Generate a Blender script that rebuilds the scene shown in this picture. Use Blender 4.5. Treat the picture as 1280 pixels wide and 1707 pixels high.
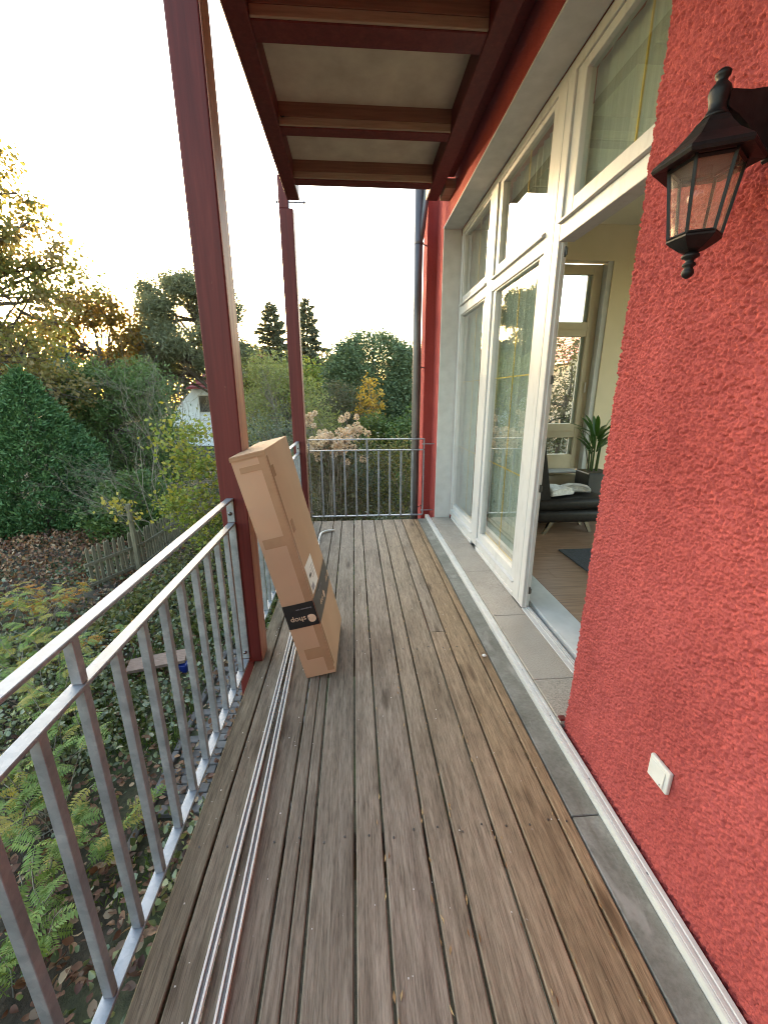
import bpy, bmesh, math
import numpy as np
from mathutils import Vector

for _o in list(bpy.data.objects):
    bpy.data.objects.remove(_o)
sc = bpy.context.scene
col = sc.collection
R = math.radians
rng = np.random.default_rng(11)

# ------------------------------------------------------------------ camera
cam_d = bpy.data.cameras.new('camera')
cam = bpy.data.objects.new('camera', cam_d)
col.objects.link(cam)
cam.location = (0, 0, 1.6)
cam.rotation_euler = (R(90 - 15.98), R(0.08), R(-4.0985))
cam_d.sensor_fit = 'HORIZONTAL'
cam_d.sensor_width = 36.0
cam_d.lens = 684.32 / 1280 * 36.0
cam_d.clip_start = 0.02
cam_d.clip_end = 1500
sc.camera = cam

# ------------------------------------------------------------------ sky, sun, exposure
SUN_EL, SUN_AZ = 6.3, -25.8
world = bpy.data.worlds.new('World')
sc.world = world
world.use_nodes = True
wn = world.node_tree
bg = wn.nodes['Background']
sky = wn.nodes.new('ShaderNodeTexSky')
sky.sky_type = 'NISHITA'
sky.sun_disc = False
sky.sun_elevation = R(SUN_EL)
sky.sun_rotation = R(SUN_AZ)
sky.air_density = 1.0
sky.dust_density = 1.6
sky.ozone_density = 0.6
wn.links.new(sky.outputs[0], bg.inputs[0])
bg.inputs[1].default_value = 0.15

sun_d = bpy.data.lights.new('sun', 'SUN')
sun_d.energy = 2.0
sun_d.angle = R(1.5)
sun_d.color = (1.0, 0.72, 0.42)
sun = bpy.data.objects.new('sun', sun_d)
col.objects.link(sun)
sun.rotation_euler = (R(90 - SUN_EL), 0, R(180 - SUN_AZ))

sc.view_settings.view_transform = 'Standard'
sc.view_settings.look = 'None'
sc.view_settings.gamma = 1.0
sc.view_settings.use_curve_mapping = False
sc.view_settings.exposure = 3.72
sc.cycles.max_bounces = 8
sc.cycles.transparent_max_bounces = 24
sc.cycles.use_denoising = True
sc.cycles.use_adaptive_sampling = False
sc.cycles.sample_clamp_indirect = 1.0
sc.cycles.pixel_filter_type = 'BLACKMAN_HARRIS'
sc.cycles.filter_width = 1.1

# ------------------------------------------------------------------ materials
MATS = {}


def new_mat(name):
    m = bpy.data.materials.new(name)
    m.use_nodes = True
    nt = m.node_tree
    return m, nt, nt.nodes['Principled BSDF'], nt.nodes['Material Output']


def N(nt, kind, **kw):
    n = nt.nodes.new(kind)
    for k, v in kw.items():
        if hasattr(n, k):
            setattr(n, k, v)
        else:
            n.inputs[k].default_value = v
    return n


def ramp(nt, fac, stops):
    r = nt.nodes.new('ShaderNodeValToRGB')
    e = r.color_ramp.elements
    e[0].position, e[0].color = stops[0][0], (*stops[0][1], 1)
    e[1].position, e[1].color = stops[-1][0], (*stops[-1][1], 1)
    for p, c in stops[1:-1]:
        x = e.new(p)
        x.color = (*c, 1)
    nt.links.new(fac, r.inputs[0])
    return r.outputs[0]


def coords(nt, scale=(1, 1, 1), obj=True, random=False):
    tc = nt.nodes.new('ShaderNodeTexCoord')
    mp = nt.nodes.new('ShaderNodeMapping')
    mp.inputs['Scale'].default_value = scale
    nt.links.new(tc.outputs['Object'], mp.inputs[0])
    if random:
        oi = nt.nodes.new('ShaderNodeObjectInfo')
        mu = N(nt, 'ShaderNodeMath', operation='MULTIPLY')
        mu.inputs[1].default_value = 37.0
        nt.links.new(oi.outputs['Random'], mu.inputs[0])
        cb = nt.nodes.new('ShaderNodeCombineXYZ')
        for i in range(3):
            nt.links.new(mu.outputs[0], cb.inputs[i])
        nt.links.new(cb.outputs[0], mp.inputs['Location'])
    return mp.outputs[0]


def noise(nt, vec, scale, detail=4, rough=0.55, dist=0.0):
    n = nt.nodes.new('ShaderNodeTexNoise')
    n.inputs['Scale'].default_value = scale
    n.inputs['Detail'].default_value = detail
    n.inputs['Roughness'].default_value = rough
    n.inputs['Distortion'].default_value = dist
    nt.links.new(vec, n.inputs['Vector'])
    return n.outputs['Fac']


def mixc(nt, fac, a, b, mode='MIX'):
    m = nt.nodes.new('ShaderNodeMix')
    m.data_type = 'RGBA'
    m.blend_type = mode
    for sock, v in ((0, fac), (6, a), (7, b)):
        if hasattr(v, 'is_linked'):
            nt.links.new(v, m.inputs[sock])
        elif isinstance(v, (int, float)):
            m.inputs[sock].default_value = v
        else:
            m.inputs[sock].default_value = (*v, 1)
    return m.outputs[2]


def bump(nt, height, bsdf, strength=0.3, dist=0.01):
    b = nt.nodes.new('ShaderNodeBump')
    b.inputs['Strength'].default_value = strength
    b.inputs['Distance'].default_value = dist
    nt.links.new(height, b.inputs['Height'])
    nt.links.new(b.outputs[0], bsdf.inputs['Normal'])
    return b


def mat_noise(name, c1, c2, scale=8, rough=0.6, metal=0.0, stretch=(1, 1, 1), bstr=0.0, bdist=0.004, detail=5,
              spec=0.5, random=False, lo=0.3, hi=0.7):
    m, nt, bs, out = new_mat(name)
    v = coords(nt, stretch, random=random)
    f = noise(nt, v, scale, detail)
    nt.links.new(ramp(nt, f, [(lo, c1), (hi, c2)]), bs.inputs['Base Color'])
    bs.inputs['Roughness'].default_value = rough
    bs.inputs['Metallic'].default_value = metal
    bs.inputs['Specular IOR Level'].default_value = spec
    if bstr:
        bump(nt, noise(nt, v, scale * 3, 5), bs, bstr, bdist)
    MATS[name] = m
    return m


def mat_deck():
    m, nt, bs, out = new_mat('weathered_deck_wood')
    v = coords(nt, (1, 1, 1), random=True)
    oi = nt.nodes.new('ShaderNodeObjectInfo')
    mp = N(nt, 'ShaderNodeMapping')
    mp.inputs['Scale'].default_value = (64, 4.0, 64)
    nt.links.new(v, mp.inputs[0])
    grain = noise(nt, mp.outputs[0], 1.0, 6, 0.68, 0.5)
    mp2 = N(nt, 'ShaderNodeMapping')
    mp2.inputs['Scale'].default_value = (230, 14, 230)
    nt.links.new(v, mp2.inputs[0])
    fine = noise(nt, mp2.outputs[0], 1.0, 4, 0.65)
    mp3 = N(nt, 'ShaderNodeMapping')
    mp3.inputs['Scale'].default_value = (7, 1.6, 7)
    nt.links.new(v, mp3.inputs[0])
    blot = noise(nt, mp3.outputs[0], 1.0, 5, 0.6)
    c = ramp(nt, grain, [(0.26, (0.095, 0.078, 0.06)), (0.42, (0.185, 0.158, 0.128)), (0.58, (0.25, 0.22, 0.183)),
                         (0.76, (0.32, 0.29, 0.25))])
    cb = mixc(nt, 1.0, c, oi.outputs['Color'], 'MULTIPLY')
    cb = mixc(nt, 1.0, cb, (1.10, 1.06, 0.995), 'MULTIPLY')
    cf = mixc(nt, 0.7, cb, ramp(nt, fine, [(0.32, (0.38, 0.36, 0.34)), (0.55, (1.1, 1.09, 1.08))]), 'MULTIPLY')
    cm = mixc(nt, 0.75, cf, ramp(nt, blot, [(0.3, (0.55, 0.5, 0.45)), (0.5, (1, 1, 1)), (0.75, (1.22, 1.2, 1.2))]), 'MULTIPLY')
    # knots
    vo = nt.nodes.new('ShaderNodeTexVoronoi')
    mp4 = N(nt, 'ShaderNodeMapping')
    mp4.inputs['Scale'].default_value = (6.5, 1.5, 3)
    nt.links.new(v, mp4.inputs[0])
    nt.links.new(mp4.outputs[0], vo.inputs['Vector'])
    vo.inputs['Scale'].default_value = 1.0
    kn = ramp(nt, vo.outputs['Distance'], [(0.0, (0.2, 0.16, 0.13)), (0.08, (0.42, 0.37, 0.32)), (0.17, (1, 1, 1))])
    cm = mixc(nt, 0.85, cm, kn, 'MULTIPLY')
    # small pale scuffs and droppings
    sp = noise(nt, v, 55, 2, 0.5)
    cm = mixc(nt, ramp(nt, sp, [(0.74, (0, 0, 0)), (0.79, (0.5, 0.5, 0.5))]), cm, (0.42, 0.4, 0.37))
    nt.links.new(cm, bs.inputs['Base Color'])
    bs.inputs['Roughness'].default_value = 0.72
    bs.inputs['Specular IOR Level'].default_value = 0.35
    ad = N(nt, 'ShaderNodeMath', operation='ADD')
    nt.links.new(grain, ad.inputs[0])
    nt.links.new(fine, ad.inputs[1])
    bump(nt, ad.outputs[0], bs, 0.55, 0.0025)
    return m


def mat_render(name, geo=False):
    m, nt, bs, out = new_mat(name)
    v = coords(nt, (1, 1, 1))
    n1 = noise(nt, v, 150, 4, 0.62, 0.2)
    n2 = noise(nt, v, 210, 3, 0.6, 0.4)
    big = noise(nt, v, 2.2, 4)
    c = ramp(nt, big, [(0.28, (0.325, 0.064, 0.057)), (0.72, (0.415, 0.09, 0.081))])
    mpz = N(nt, 'ShaderNodeMapping')
    mpz.inputs['Scale'].default_value = (9, 9, 0.7)
    nt.links.new(v, mpz.inputs[0])
    c = mixc(nt, 0.5, c, ramp(nt, noise(nt, mpz.outputs[0], 1.0, 5, 0.65), [(0.35, (0.84, 0.82, 0.82)), (0.65, (1.08, 1.08, 1.1))]), 'MULTIPLY')
    c = mixc(nt, 0.6, c, ramp(nt, n1, [(0.35, (0.72, 0.66, 0.66)), (0.6, (1.08, 1.1, 1.1))]), 'MULTIPLY')
    sp = noise(nt, v, 38, 2)
    c = mixc(nt, ramp(nt, sp, [(0.76, (0, 0, 0)), (0.82, (0.3, 0.3, 0.3))]), c, (0.6, 0.36, 0.33))
    nt.links.new(c, bs.inputs['Base Color'])
    bs.inputs['Roughness'].default_value = 0.9
    bs.inputs['Specular IOR Level'].default_value = 0.08
    ad = N(nt, 'ShaderNodeMath', operation='ADD')
    nt.links.new(n1, ad.inputs[0])
    mu = N(nt, 'ShaderNodeMath', operation='MULTIPLY')
    mu.inputs[1].default_value = 0.45
    nt.links.new(n2, mu.inputs[0])
    nt.links.new(mu.outputs[0], ad.inputs[1])
    bump(nt, ad.outputs[0], bs, 0.5 if geo else 0.6, 0.004 if geo else 0.010)
    return m


def mat_galv():
    m, nt, bs, out = new_mat('galvanised_steel')
    v = coords(nt, (1, 1, 1), random=True)
    vo = nt.nodes.new('ShaderNodeTexVoronoi')
    vo.inputs['Scale'].default_value = 70
    nt.links.new(v, vo.inputs['Vector'])
    n1 = noise(nt, v, 14, 6, 0.6)
    n2 = noise(nt, v, 120, 2)
    c = ramp(nt, n1, [(0.3, (0.20, 0.225, 0.255)), (0.7, (0.34, 0.365, 0.40))])
    sep = nt.nodes.new('ShaderNodeSeparateColor')
    nt.links.new(vo.outputs['Color'], sep.inputs[0])
    c = mixc(nt, 0.35, c, ramp(nt, sep.outputs[0], [(0, (0.7, 0.72, 0.74)), (1, (1.1, 1.1, 1.1))]), 'MULTIPLY')
    c = mixc(nt, ramp(nt, n2, [(0.76, (0, 0, 0)), (0.8, (0.6, 0.6, 0.6))]), c, (0.1, 0.1, 0.1))
    nt.links.new(c, bs.inputs['Base Color'])
    bs.inputs['Metallic'].default_value = 0.55
    nt.links.new(ramp(nt, n1, [(0.3, (0.42,) * 3), (0.7, (0.6,) * 3)]), bs.inputs['Roughness'])
    bump(nt, n1, bs, 0.12, 0.003)
    return m


def mat_paint():
    """dark red wood stain, thin enough for long grain, with worn pale edges along its own noise"""
    m, nt, bs, out = new_mat('dark_red_wood_stain')
    v = coords(nt, (28, 28, 1.1), random=True)
    g = noise(nt, v, 1.0, 6, 0.65, 0.4)
    c = ramp(nt, g, [(0.3, (0.070, 0.010, 0.010)), (0.55, (0.105, 0.016, 0.015)), (0.8, (0.15, 0.03, 0.024))])
    ch = noise(nt, coords(nt, (9, 9, 2.2), random=True), 3.0, 5, 0.7)
    c = mixc(nt, ramp(nt, ch, [(0.70, (0, 0, 0)), (0.74, (0.7, 0.7, 0.7))]), c, (0.24, 0.11, 0.07))
    nt.links.new(c, bs.inputs['Base Color'])
    bs.inputs['Roughness'].default_value = 0.55
    bs.inputs['Specular IOR Level'].default_value = 0.28
    bump(nt, g, bs, 0.25, 0.002)
    return m


def mat_worn():
    m, nt, bs, out = new_mat('worn_red_brown_wood')
    v = coords(nt, (20, 20, 0.9), random=True)
    g = noise(nt, v, 1.0, 6, 0.65, 0.6)
    c = ramp(nt, g, [(0.3, (0.19, 0.065, 0.04)), (0.5, (0.3, 0.12, 0.075)), (0.72, (0.42, 0.24, 0.14))])
    nt.links.new(c, bs.inputs['Base Color'])
    bs.inputs['Roughness'].default_value = 0.55
    bump(nt, g, bs, 0.25, 0.002)
    return m


def mat_glass(name, tint=(0.93, 0.97, 0.95), gain=3.0, rough=0.0, painted_reflection=0.0):
    m, nt, bs, out = new_mat(name)
    nt.nodes.remove(bs)
    fr = nt.nodes.new('ShaderNodeFresnel')
    fr.inputs['IOR'].default_value = 1.5
    mu = N(nt, 'ShaderNodeMath', operation='MULTIPLY')
    mu.use_clamp = True
    mu.inputs[1].default_value = gain
    nt.links.new(fr.outputs[0], mu.inputs[0])
    # the two sides of a pane share one reflection: the inner side adds none (thin glass)
    ge = nt.nodes.new('ShaderNodeNewGeometry')
    inv = N(nt, 'ShaderNodeMath', operation='SUBTRACT')
    inv.inputs[0].default_value = 1.0
    nt.links.new(ge.outputs['Backfacing'], inv.inputs[1])
    m2 = N(nt, 'ShaderNodeMath', operation='MULTIPLY')
    nt.links.new(mu.outputs[0], m2.inputs[0])
    nt.links.new(inv.outputs[0], m2.inputs[1])
    mu = m2
    tr = nt.nodes.new('ShaderNodeBsdfTransparent')
    tr.inputs[0].default_value = (*tint, 1)
    gl = nt.nodes.new('ShaderNodeBsdfGlossy')
    gl.inputs['Roughness'].default_value = rough
    body = tr.outputs[0]
    if painted_reflection:  # cream diffuse mixed in, painting the beige reflection on the lantern panes
        di = nt.nodes.new('ShaderNodeBsdfDiffuse')
        di.inputs[0].default_value = (0.62, 0.55, 0.46, 1)
        tl = nt.nodes.new('ShaderNodeBsdfTranslucent')
        tl.inputs[0].default_value = (0.62, 0.55, 0.46, 1)
        ma = nt.nodes.new('ShaderNodeMixShader')
        ma.inputs[0].default_value = 0.5
        nt.links.new(di.outputs[0], ma.inputs[1])
        nt.links.new(tl.outputs[0], ma.inputs[2])
        mb_ = nt.nodes.new('ShaderNodeMixShader')
        mb_.inputs[0].default_value = painted_reflection
        nt.links.new(tr.outputs[0], mb_.inputs[1])
        nt.links.new(ma.outputs[0], mb_.inputs[2])
        body = mb_.outputs[0]
    mx = nt.nodes.new('ShaderNodeMixShader')
    nt.links.new(mu.outputs[0], mx.inputs[0])
    nt.links.new(body, mx.inputs[1])
    nt.links.new(gl.outputs[0], mx.inputs[2])
    nt.links.new(mx.outputs[0], out.inputs[0])
    return m


def mat_leaf(name, cols, trans=0.35, rough=0.55, patch=None, patch_scale=0.6, spec=0.35, gl=None):
    """every leaf its own tint (random per island); patches of another tint over the crown"""
    m, nt, bs, out = new_mat(name)
    ge = nt.nodes.new('ShaderNodeNewGeometry')
    st = [(i / (len(cols) - 1), c) for i, c in enumerate(cols)]
    c = ramp(nt, ge.outputs['Random Per Island'], st)
    if patch:
        v = coords(nt, (1, 1, 1))
        f = noise(nt, v, patch_scale, 3)
        c = mixc(nt, ramp(nt, f, [(0.45, (0, 0, 0)), (0.62, (0.85, 0.85, 0.85))]), c, patch)
    nt.links.new(c, bs.inputs['Base Color'])
    bs.inputs['Roughness'].default_value = rough
    bs.inputs['Specular IOR Level'].default_value = spec
    tl = nt.nodes.new('ShaderNodeBsdfTranslucent')
    nt.links.new(mixc(nt, 1.0, c, (1.25, 1.2, 0.75), 'MULTIPLY'), tl.inputs[0])
    mx = nt.nodes.new('ShaderNodeMixShader')
    mx.inputs[0].default_value = trans
    nt.links.new(bs.outputs[0], mx.inputs[1])
    nt.links.new(tl.outputs[0], mx.inputs[2])
    nt.links.new(mx.outputs[0], out.inputs[0])
    return m


M = {}
M['deck'] = mat_deck()
M['render'] = mat_render('red_scratch_render')
M['render_geo'] = mat_render('red_scratch_render_near', True)
M['galv'] = mat_galv()
M['paint'] = mat_paint()
M['worn'] = mat_worn()
M['joist'] = mat_noise('brown_stained_joist', (0.13, 0.062, 0.038), (0.20, 0.10, 0.06), 3, 0.6, stretch=(1, 20, 20))
M['lath'] = mat_noise('pale_bare_timber', (0.21, 0.14, 0.092), (0.32, 0.225, 0.15), 4, 0.7, stretch=(1, 14, 14))
M['panel'] = mat_noise('grey_beige_ceiling_board', (0.34, 0.28, 0.215), (0.45, 0.375, 0.29), 5, 0.85, bstr=0.2)
M['white'] = mat_noise('white_lacquered_wood', (0.39, 0.38, 0.365), (0.49, 0.487, 0.48), 5, 0.36, stretch=(5, 5, 1.2), lo=0.2, hi=0.5, detail=7)
M['plaster'] = mat_noise('white_plaster', (0.44, 0.44, 0.43), (0.53, 0.53, 0.52), 9, 0.85, bstr=0.25, bdist=0.004)
M['gold'] = mat_noise('brass_glazing_bar', (0.7, 0.46, 0.10), (0.82, 0.58, 0.17), 20, 0.4, metal=0.3)
M['glass'] = mat_glass('window_glass')
M['lampglass'] = mat_glass('lantern_glass', (0.95, 0.92, 0.88), 1.3, 0.05, 0.18)
M['bulbglass'] = mat_glass('bulb_glass', (0.97, 0.95, 0.93), 1.0)
M['black'] = mat_noise('black_iron', (0.004, 0.004, 0.0045), (0.012, 0.012, 0.0125), 40, 0.5, bstr=0.2, bdist=0.002, spec=0.25)
M['steel_dark'] = mat_noise('dark_hinge_metal', (0.06, 0.06, 0.06), (0.14, 0.13, 0.12), 30, 0.4, metal=0.8)
M['zinc'] = mat_noise('weathered_zinc', (0.085, 0.08, 0.082), (0.15, 0.14, 0.14), 6, 0.45, metal=0.6, stretch=(3, 3, 0.6))
M['alu'] = mat_noise('silver_aluminium', (0.66, 0.65, 0.62), (0.74, 0.73, 0.70), 5, 0.5, metal=0.0, stretch=(1, 0.5, 1))
M['groove'] = mat_noise('mid_grey_groove', (0.16, 0.165, 0.17), (0.22, 0.225, 0.23), 10, 0.7)  # plain grey for rail grooves, screw holes, ceiling slot and switch indicator
M['plastic'] = mat_noise('white_plastic', (0.52, 0.515, 0.49), (0.60, 0.595, 0.57), 12, 0.35)
M['cream'] = mat_noise('cream_wall_paint', (0.66, 0.57, 0.40), (0.72, 0.62, 0.45), 3, 0.9)
M['ceil'] = mat_noise('white_ceiling_paint', (0.68, 0.63, 0.5), (0.74, 0.69, 0.56), 3, 0.9)
M['creamframe'] = mat_noise('cream_window_frame', (0.48, 0.41, 0.29), (0.54, 0.46, 0.33), 6, 0.4)
M['laminate'] = mat_noise('brown_laminate_plank', (0.20, 0.115, 0.07), (0.36, 0.22, 0.14), 3, 0.4, stretch=(1.2, 22, 1), random=True)
M['leather'] = mat_noise('black_leather', (0.010, 0.0085, 0.008), (0.022, 0.019, 0.018), 25, 0.5, bstr=0.25, bdist=0.002, spec=0.3)
M['chrome'] = mat_noise('chrome', (0.12, 0.12, 0.12), (0.2, 0.2, 0.2), 5, 0.15, metal=1.0)
M['pot'] = mat_noise('dark_grey_pot', (0.03, 0.032, 0.034), (0.055, 0.057, 0.06), 8, 0.5)
M['rug'] = mat_noise('dark_grey_rug', (0.03, 0.033, 0.038), (0.075, 0.08, 0.09), 60, 0.95, bstr=0.5)
M['wrap'] = mat_noise('white_wrapping', (0.45, 0.44, 0.42), (0.75, 0.73, 0.7), 14, 0.3, bstr=0.8, bdist=0.02)
M['carton'] = mat_noise('brown_cardboard', (0.35, 0.215, 0.13), (0.41, 0.255, 0.158), 3, 0.75, stretch=(1, 1, 0.6), bstr=0.08)
M['tape'] = mat_noise('brown_packing_tape', (0.28, 0.165, 0.094), (0.33, 0.195, 0.112), 12, 0.25)
M['print'] = mat_noise('black_print', (0.006, 0.006, 0.007), (0.013, 0.012, 0.012), 20, 0.42)
M['printgrey'] = mat_noise('lighter_black_print', (0.02, 0.018, 0.017), (0.035, 0.03, 0.028), 20, 0.4)  # slightly lighter black, used on the side band only
M['label'] = mat_noise('paper_label', (0.6, 0.58, 0.57), (0.68, 0.66, 0.65), 20, 0.6)
M['ink'] = mat_noise('letter_print', (0.50, 0.36, 0.25), (0.58, 0.42, 0.3), 20, 0.6)
M['greyink'] = mat_noise('grey_print', (0.2, 0.19, 0.22), (0.28, 0.27, 0.3), 20, 0.6)
M['bark'] = mat_noise('brown_bark', (0.05, 0.038, 0.028), (0.11, 0.085, 0.065), 6, 0.9, stretch=(6, 6, 1), bstr=0.6, bdist=0.02)
M['twig'] = mat_noise('grey_twig', (0.12, 0.10, 0.078), (0.21, 0.185, 0.145), 8, 0.85)
M['fence'] = mat_noise('mossy_grey_fence_wood', (0.085, 0.078, 0.05), (0.17, 0.15, 0.10), 4, 0.85, stretch=(12, 12, 1.5), bstr=0.4, random=True)
M['brick'] = mat_noise('grey_paving_brick', (0.085, 0.075, 0.07), (0.16, 0.145, 0.135), 9, 0.85, bstr=0.4, random=True)
M['boardwood'] = mat_noise('old_red_brown_board', (0.12, 0.07, 0.05), (0.27, 0.18, 0.135), 4, 0.8, stretch=(3, 30, 30), bstr=0.4)
M['blueplastic'] = mat_noise('blue_plastic', (0.008, 0.02, 0.14), (0.012, 0.03, 0.2), 5, 0.35)
M['pebble'] = mat_noise('white_foam_crumb', (0.7, 0.69, 0.66), (0.8, 0.79, 0.76), 90, 0.8, bstr=0.4)
M['rooftile'] = mat_noise('red_roof_tile', (0.22, 0.035, 0.035), (0.34, 0.06, 0.055), 8, 0.6, random=True)
M['housewhite'] = mat_noise('white_house_wall', (0.62, 0.66, 0.72), (0.7, 0.74, 0.8), 3, 0.8)
M['tanwall'] = mat_noise('tan_house_wall', (0.5, 0.36, 0.25), (0.62, 0.46, 0.33), 3, 0.85)
M['winglass_far'] = mat_noise('dark_far_window', (0.02, 0.025, 0.03), (0.05, 0.055, 0.06), 3, 0.1)


def mat_concrete():
    m, nt, bs, out = new_mat('grey_concrete')
    v = coords(nt, (1, 1, 1))
    n1 = noise(nt, v, 5, 6, 0.62)
    n2 = noise(nt, v, 70, 4, 0.7)
    c = ramp(nt, n1, [(0.28, (0.12, 0.122, 0.1)), (0.5, (0.185, 0.185, 0.158)), (0.68, (0.25, 0.25, 0.222))])
    c = mixc(nt, 0.6, c, ramp(nt, n2, [(0.35, (0.72, 0.72, 0.7)), (0.62, (1.12, 1.12, 1.12))]), 'MULTIPLY')
    st = noise(nt, coords(nt, (6, 2.0, 6)), 1.4, 4, 0.6, 0.8)
    c = mixc(nt, ramp(nt, st, [(0.58, (0, 0, 0)), (0.68, (0.5, 0.5, 0.5))]), c, (0.36, 0.355, 0.32))
    dk = noise(nt, coords(nt, (9, 1.2, 9)), 1.1, 5, 0.65, 0.3)
    c = mixc(nt, ramp(nt, dk, [(0.6, (0, 0, 0)), (0.74, (0.55, 0.55, 0.55))]), c, (0.09, 0.075, 0.055))
    nt.links.new(c, bs.inputs['Base Color'])
    bs.inputs['Roughness'].default_value = 0.8
    bump(nt, n2, bs, 0.3, 0.003)
    return m


M['concrete'] = mat_concrete()


def mat_granite():
    m, nt, bs, out = new_mat('speckled_granite_tile')
    v = coords(nt, (1, 1, 1), random=True)
    n1 = noise(nt, v, 150, 3, 0.7)
    n2 = noise(nt, v, 5, 4)
    c = ramp(nt, n1, [(0.32, (0.12, 0.105, 0.09)), (0.5, (0.33, 0.295, 0.25)), (0.66, (0.44, 0.40, 0.345))])
    c = mixc(nt, 0.7, c, ramp(nt, n2, [(0.3, (0.82, 0.8, 0.78)), (0.7, (1.1, 1.1, 1.1))]), 'MULTIPLY')
    nt.links.new(c, bs.inputs['Base Color'])
    bs.inputs['Roughness'].default_value = 0.45
    return m


def mat_soil():
    m, nt, bs, out = new_mat('garden_soil')
    v = coords(nt, (1, 1, 1))
    f = noise(nt, v, 0.9, 6, 0.6)
    g = noise(nt, v, 14, 5, 0.65)
    c = ramp(nt, f, [(0.35, (0.040, 0.028, 0.020)), (0.5, (0.055, 0.045, 0.028)), (0.62, (0.05, 0.06, 0.022))])
    c = mixc(nt, 0.8, c, ramp(nt, g, [(0.3, (0.5, 0.5, 0.5)), (0.7, (1.5, 1.45, 1.4))]), 'MULTIPLY')
    nt.links.new(c, bs.inputs['Base Color'])
    bs.inputs['Roughness'].default_value = 0.95
    bump(nt, g, bs, 0.7, 0.03)
    return m


def mat_curtain():
    m, nt, bs, out = new_mat('sheer_white_curtain')
    nt.nodes.remove(bs)
    d = nt.nodes.new('ShaderNodeBsdfDiffuse')
    d.inputs[0].default_value = (0.56, 0.57, 0.52, 1)
    t = nt.nodes.new('ShaderNodeBsdfTranslucent')
    t.inputs[0].default_value = (0.56, 0.57, 0.52, 1)
    p = nt.nodes.new('ShaderNodeBsdfTransparent')
    a = nt.nodes.new('ShaderNodeMixShader')
    a.inputs[0].default_value = 0.35
    b = nt.nodes.new('ShaderNodeMixShader')
    v = coords(nt, (1, 60, 1))
    f = noise(nt, v, 2.0, 2)
    nt.links.new(ramp(nt, f, [(0.3, (0.02,) * 3), (0.7, (0.14,) * 3)]), b.inputs[0])
    nt.links.new(d.outputs[0], a.inputs[1])
    nt.links.new(t.outputs[0], a.inputs[2])
    nt.links.new(a.outputs[0], b.inputs[1])
    nt.links.new(p.outputs[0], b.inputs[2])
    nt.links.new(b.outputs[0], out.inputs[0])
    return m


M['granite'] = mat_granite()
M['soil'] = mat_soil()
M['curtain'] = mat_curtain()

L = {}
L['maple'] = mat_leaf('maple_leaf', [(0.09, 0.105, 0.028), (0.14, 0.14, 0.042), (0.17, 0.14, 0.05), (0.10, 0.12, 0.03)], 0.5, patch=(0.19, 0.14, 0.07), patch_scale=0.9)
L['autumn'] = mat_leaf('autumn_leaf', [(0.13, 0.09, 0.02), (0.22, 0.13, 0.025), (0.10, 0.075, 0.02), (0.17, 0.09, 0.02)], 0.5)
L['pine'] = mat_leaf('pine_needle', [(0.11, 0.125, 0.072), (0.155, 0.165, 0.095), (0.13, 0.13, 0.08)], 0.35)
L['thuja'] = mat_leaf('thuja_spray', [(0.018, 0.052, 0.016), (0.036, 0.088, 0.026), (0.085, 0.15, 0.055), (0.024, 0.068, 0.02)], 0.12, patch=(0.075, 0.145, 0.05), patch_scale=2.6)
L['hedge'] = mat_leaf('hedge_spray', [(0.04, 0.08, 0.022), (0.07, 0.12, 0.032), (0.11, 0.155, 0.05)], 0.2)
L['spruce'] = mat_leaf('spruce_needle', [(0.10, 0.115, 0.075), (0.13, 0.135, 0.09), (0.14, 0.13, 0.095)], 0.3)
L['blue'] = mat_leaf('blue_spruce_needle', [(0.07, 0.11, 0.12), (0.1, 0.15, 0.16)], 0.1)
L['cypress'] = mat_leaf('cypress_spray', [(0.06, 0.09, 0.04), (0.085, 0.12, 0.055), (0.11, 0.145, 0.07)], 0.12)
L['willow'] = mat_leaf('willow_leaf', [(0.13, 0.16, 0.05), (0.19, 0.215, 0.075), (0.24, 0.25, 0.1), (0.14, 0.14, 0.05)], 0.4)
L['silver'] = mat_leaf('silvery_leaf', [(0.06, 0.085, 0.05), (0.13, 0.16, 0.11), (0.04, 0.06, 0.035), (0.2, 0.22, 0.17)], 0.2)
L['brownbush'] = mat_leaf('olive_brown_leaf', [(0.075, 0.065, 0.035), (0.11, 0.1, 0.055), (0.06, 0.065, 0.03)], 0.3)
L['gold'] = mat_leaf('golden_leaf', [(0.35, 0.21, 0.03), (0.45, 0.3, 0.045), (0.25, 0.13, 0.02)], 0.4)
L['juniper'] = mat_leaf('juniper_spray', [(0.06, 0.09, 0.015), (0.1, 0.13, 0.025), (0.04, 0.07, 0.015)], 0.2)
L['shrub'] = mat_leaf('olive_shrub_leaf', [(0.07, 0.085, 0.025), (0.13, 0.14, 0.045), (0.2, 0.19, 0.07), (0.05, 0.06, 0.02), (0.1, 0.08, 0.03)], 0.35)
L['yellowgreen'] = mat_leaf('yellow_green_leaf', [(0.12, 0.17, 0.03), (0.2, 0.25, 0.045), (0.3, 0.27, 0.05), (0.07, 0.1, 0.03)], 0.4)
L['frond'] = mat_leaf('green_leaflet', [(0.11, 0.17, 0.035), (0.15, 0.23, 0.05), (0.19, 0.26, 0.06)], 0.35)
L['frond_yellow'] = mat_leaf('yellow_leaflet', [(0.3, 0.27, 0.05), (0.38, 0.31, 0.07), (0.24, 0.24, 0.06)], 0.4)
L['frond_orange'] = mat_leaf('orange_leaflet', [(0.42, 0.15, 0.015), (0.5, 0.22, 0.03), (0.36, 0.2, 0.04)], 0.4)
L['ivy'] = mat_leaf('ground_leaf', [(0.06, 0.085, 0.04), (0.12, 0.15, 0.075), (0.22, 0.23, 0.14), (0.08, 0.11, 0.035), (0.17, 0.16, 0.06)], 0.15, spec=0.6, rough=0.4)
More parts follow.
